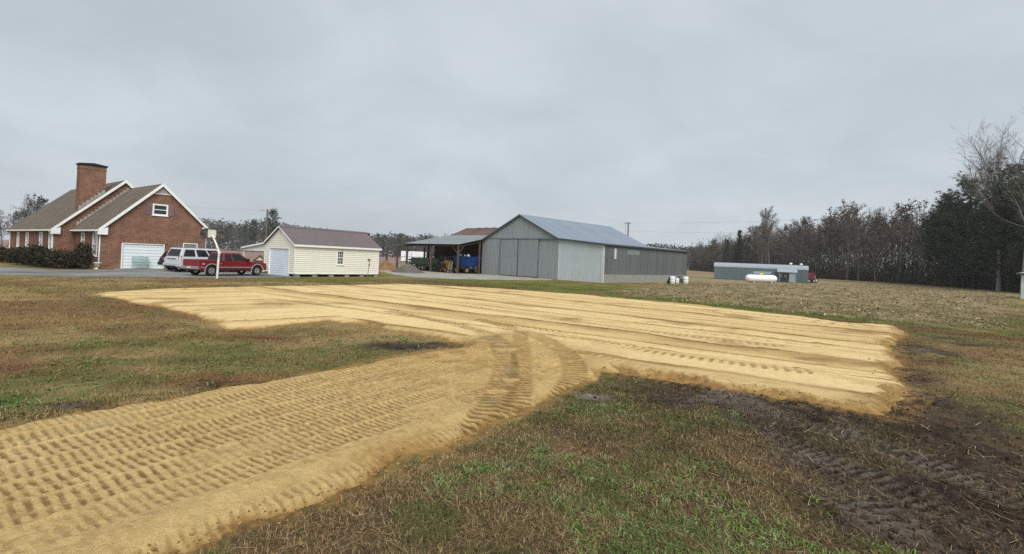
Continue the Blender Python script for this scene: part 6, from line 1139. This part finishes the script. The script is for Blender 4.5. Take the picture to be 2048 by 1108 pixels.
# broad-leaved green weeds in loose rosettes
m_ = 6500; x, y = scatter(m_, 2.8, 16, 0.3); pr = fbm(x, y, 1.2, 3, 150); sdf = poly_sdf(x, y, SAND_POLY); mud = ground_masks(x, y); k = (sdf > .35) & (rg.random(m_) < ss(.44, .60, pr) * (1 - mud)); x, y = x[k], y[k]; m_ = len(x); q = rg.integers(8, 22, m_); X = np.repeat(x, q) + rg.normal(0, .04, q.sum()); Y = np.repeat(y, q) + rg.normal(0, .04, q.sum()); n = len(X); z, _, _ = ground_surface(X, Y)
base = np.repeat(np.array([HZ(90, 116, 52), HZ(112, 136, 66), HZ(134, 144, 96), HZ(78, 102, 46), HZ(120, 140, 84)])[rg.integers(0, 5, m_)], q, 0)
blades(np.column_stack([X, Y, z]), rg.uniform(.03, .085, n), np.maximum(rg.uniform(.007, .016, n), np.hypot(X, Y) * .0012), rg.uniform(.2, .9, n), base * rg.uniform(.7, 1.3, (n, 1)), 'weed_rosettes', 'low green broad leaved weeds dotted through the brown grass', 'weeds', 'weed_leaf', -.2)
# fallen pale stalks and scraps near the lens
x, y = scatter(5200, 2.7, 20, 0.3); sdf = poly_sdf(x, y, SAND_POLY); k = sdf > .1; x, y = x[k], y[k]; n = len(x); z, _, _ = ground_surface(x, y)
blades(np.column_stack([x, y, z + .012]), rg.uniform(.08, .26, n), np.maximum(.003, np.hypot(x, y) * .0007), rg.uniform(-.02, .18, n), np.array([HZ(186, 158, 112), HZ(150, 112, 74), HZ(204, 186, 150)])[rg.integers(0, 3, n)] * rg.uniform(.7, 1.2, (n, 1)), 'straw_litter', 'loose dry stalks lying over the grass', 'straw', 'straw', .6)
# corn stubble: broken stalks in rows and a litter of husks
n = 60000; x = rg.uniform(8, 85, n); y = rg.uniform(20, 90, n); ra = math.radians(-24); rowc = np.floor((-x * math.sin(ra) + y * math.cos(ra)) / .76) ; jit = rg.normal(0, .13, n); alongc = x * math.cos(ra) + y * math.sin(ra); rr = (rowc + .5) * .76 + jit; x = alongc * math.cos(ra) - rr * math.sin(ra); y = alongc * math.sin(ra) + rr * math.cos(ra)
d_ = poly_sdf(x, y, STUB_POLY); k = (d_ < 1.0 + 3 * (fbm(x, y, 3, 2, 160) - .5)) & (rg.random(n) < .25 + ss(.35, .6, fbm(x, y, 3.5, 3, 161))); x, y = x[k], y[k]; n = len(x); up_ = rg.random(n) < .2
blades(np.column_stack([x, y, np.full(n, .0)]), np.where(up_, rg.uniform(.08, .20, n), rg.uniform(.12, .38, n)), np.where(up_, .035, .055) * rg.uniform(.7, 1.3, n) * (1 + np.hypot(x, y) / 90), np.where(up_, rg.uniform(.9, 1.5, n), rg.uniform(.0, .35, n)), np.array([HZ(170, 150, 110), HZ(152, 134, 96), HZ(186, 168, 130), HZ(134, 116, 80)])[rg.integers(0, 4, n)] * rg.uniform(.75, 1.2, (n, 1)), 'corn_stubble', 'rows of broken tan corn stubble in the field', 'stubble', 'stubble', .4); print('stubble', n)
# clods of mud and crumbs of sand along the pad and lane edges
_t = (1 + 5 ** .5) / 2; ICO = np.array([(-1, _t, 0), (1, _t, 0), (-1, -_t, 0), (1, -_t, 0), (0, -1, _t), (0, 1, _t), (0, -1, -_t), (0, 1, -_t), (_t, 0, -1), (_t, 0, 1), (-_t, 0, -1), (-_t, 0, 1)]) / 1.9; ICF = np.array([(0, 11, 5), (0, 5, 1), (0, 1, 7), (0, 7, 10), (0, 10, 11), (1, 5, 9), (5, 11, 4), (11, 10, 2), (10, 7, 6), (7, 1, 8), (3, 9, 4), (3, 4, 2), (3, 2, 6), (3, 6, 8), (3, 8, 9), (4, 9, 5), (2, 4, 11), (6, 2, 10), (8, 6, 7), (9, 8, 1)])
def lumps(x, y, z, s, col, name, label, cat):
    n = len(x); V = ICO[None] * (s[:, None, None] * rg.uniform(.6, 1.25, (n, 12, 1)) * np.array([1, 1, .7])) + np.column_stack([x, y, z])[:, None]; Fq = (np.arange(n)[:, None, None] * 12 + ICF[None]).reshape(-1, 3)
    o = finish(name, npmesh(name, V.reshape(-1, 3), Fq, np.repeat(col, 12, 0)), MCOL('clod', .95, .1, detail=((60, .25),)), smooth=False); return tag(o, label, cat, kind='stuff')
x, y = scatter(110000, 2.8, 24, 0.4); z, c, sdf, e = sand_surface(x, y); w_ = np.where(x > 2.0, .55, .22); k = (np.abs(e + .06) < w_ * rg.random(len(x)) ** 1.3) & (rg.random(len(x)) < .6) & (x > -6); x, y, z, c, e = x[k], y[k], z[k], c[k], e[k]; gz, _, _ = ground_surface(x, y); n = len(x); s = np.minimum(rg.gamma(1.2, .0045, n) + .004, .026)
lumps(x, y, np.maximum(z, gz) + s * .2, s, mixc(np.broadcast_to(C_LOOSE, (n, 3)), C_MOIST * .9, rg.random(n)) * rg.uniform(.8, 1.15, (n, 1)), 'sand_crumbs', 'crumbled orange sand lumps along the edge of the pad', 'sand'); print('crumbs', n)
x, y = scatter(60000, 2.8, 22, 0.4); m_ = ground_masks(x, y); sdf = poly_sdf(x, y, SAND_POLY); k = (sdf > .05) & (rg.random(len(x)) < np.maximum(m_ * .7 - .1, .0)); x, y = x[k], y[k]; z, c, _ = ground_surface(x, y); n = len(x); s = np.minimum(rg.gamma(1.1, .0065, n) + .004, .034)
lumps(x, y, z + s * .1, s, np.array([HZ(62, 52, 44), HZ(88, 76, 66), HZ(52, 44, 38)])[rg.integers(0, 3, n)], 'mud_clods', 'dark clods of churned mud around the pad', 'mud'); print('clods', n)

# ------------------------------------------------------------------ thin damp air over the fields
hm = bpy.data.materials.new('damp_air'); hm.use_nodes = True; hn, hl = hm.node_tree.nodes, hm.node_tree.links
hn.remove(hn['Principled BSDF']); pv = hn.new('ShaderNodeVolumePrincipled'); pv.inputs['Color'].default_value = (.86, .92, 1.0, 1); pv.inputs['Density'].default_value = .00025; pv.inputs['Anisotropy'].default_value = .2
hl.new(pv.outputs[0], [n for n in hn if n.type == 'OUTPUT_MATERIAL'][0].inputs['Volume'])
mb = MB(); mb.box(-1750, 1750, -1750, 1750, -1.0, 34.0); o = mb.build('haze', hm); tag(o, 'thin grey damp haze over the fields', 'haze', kind='stuff')
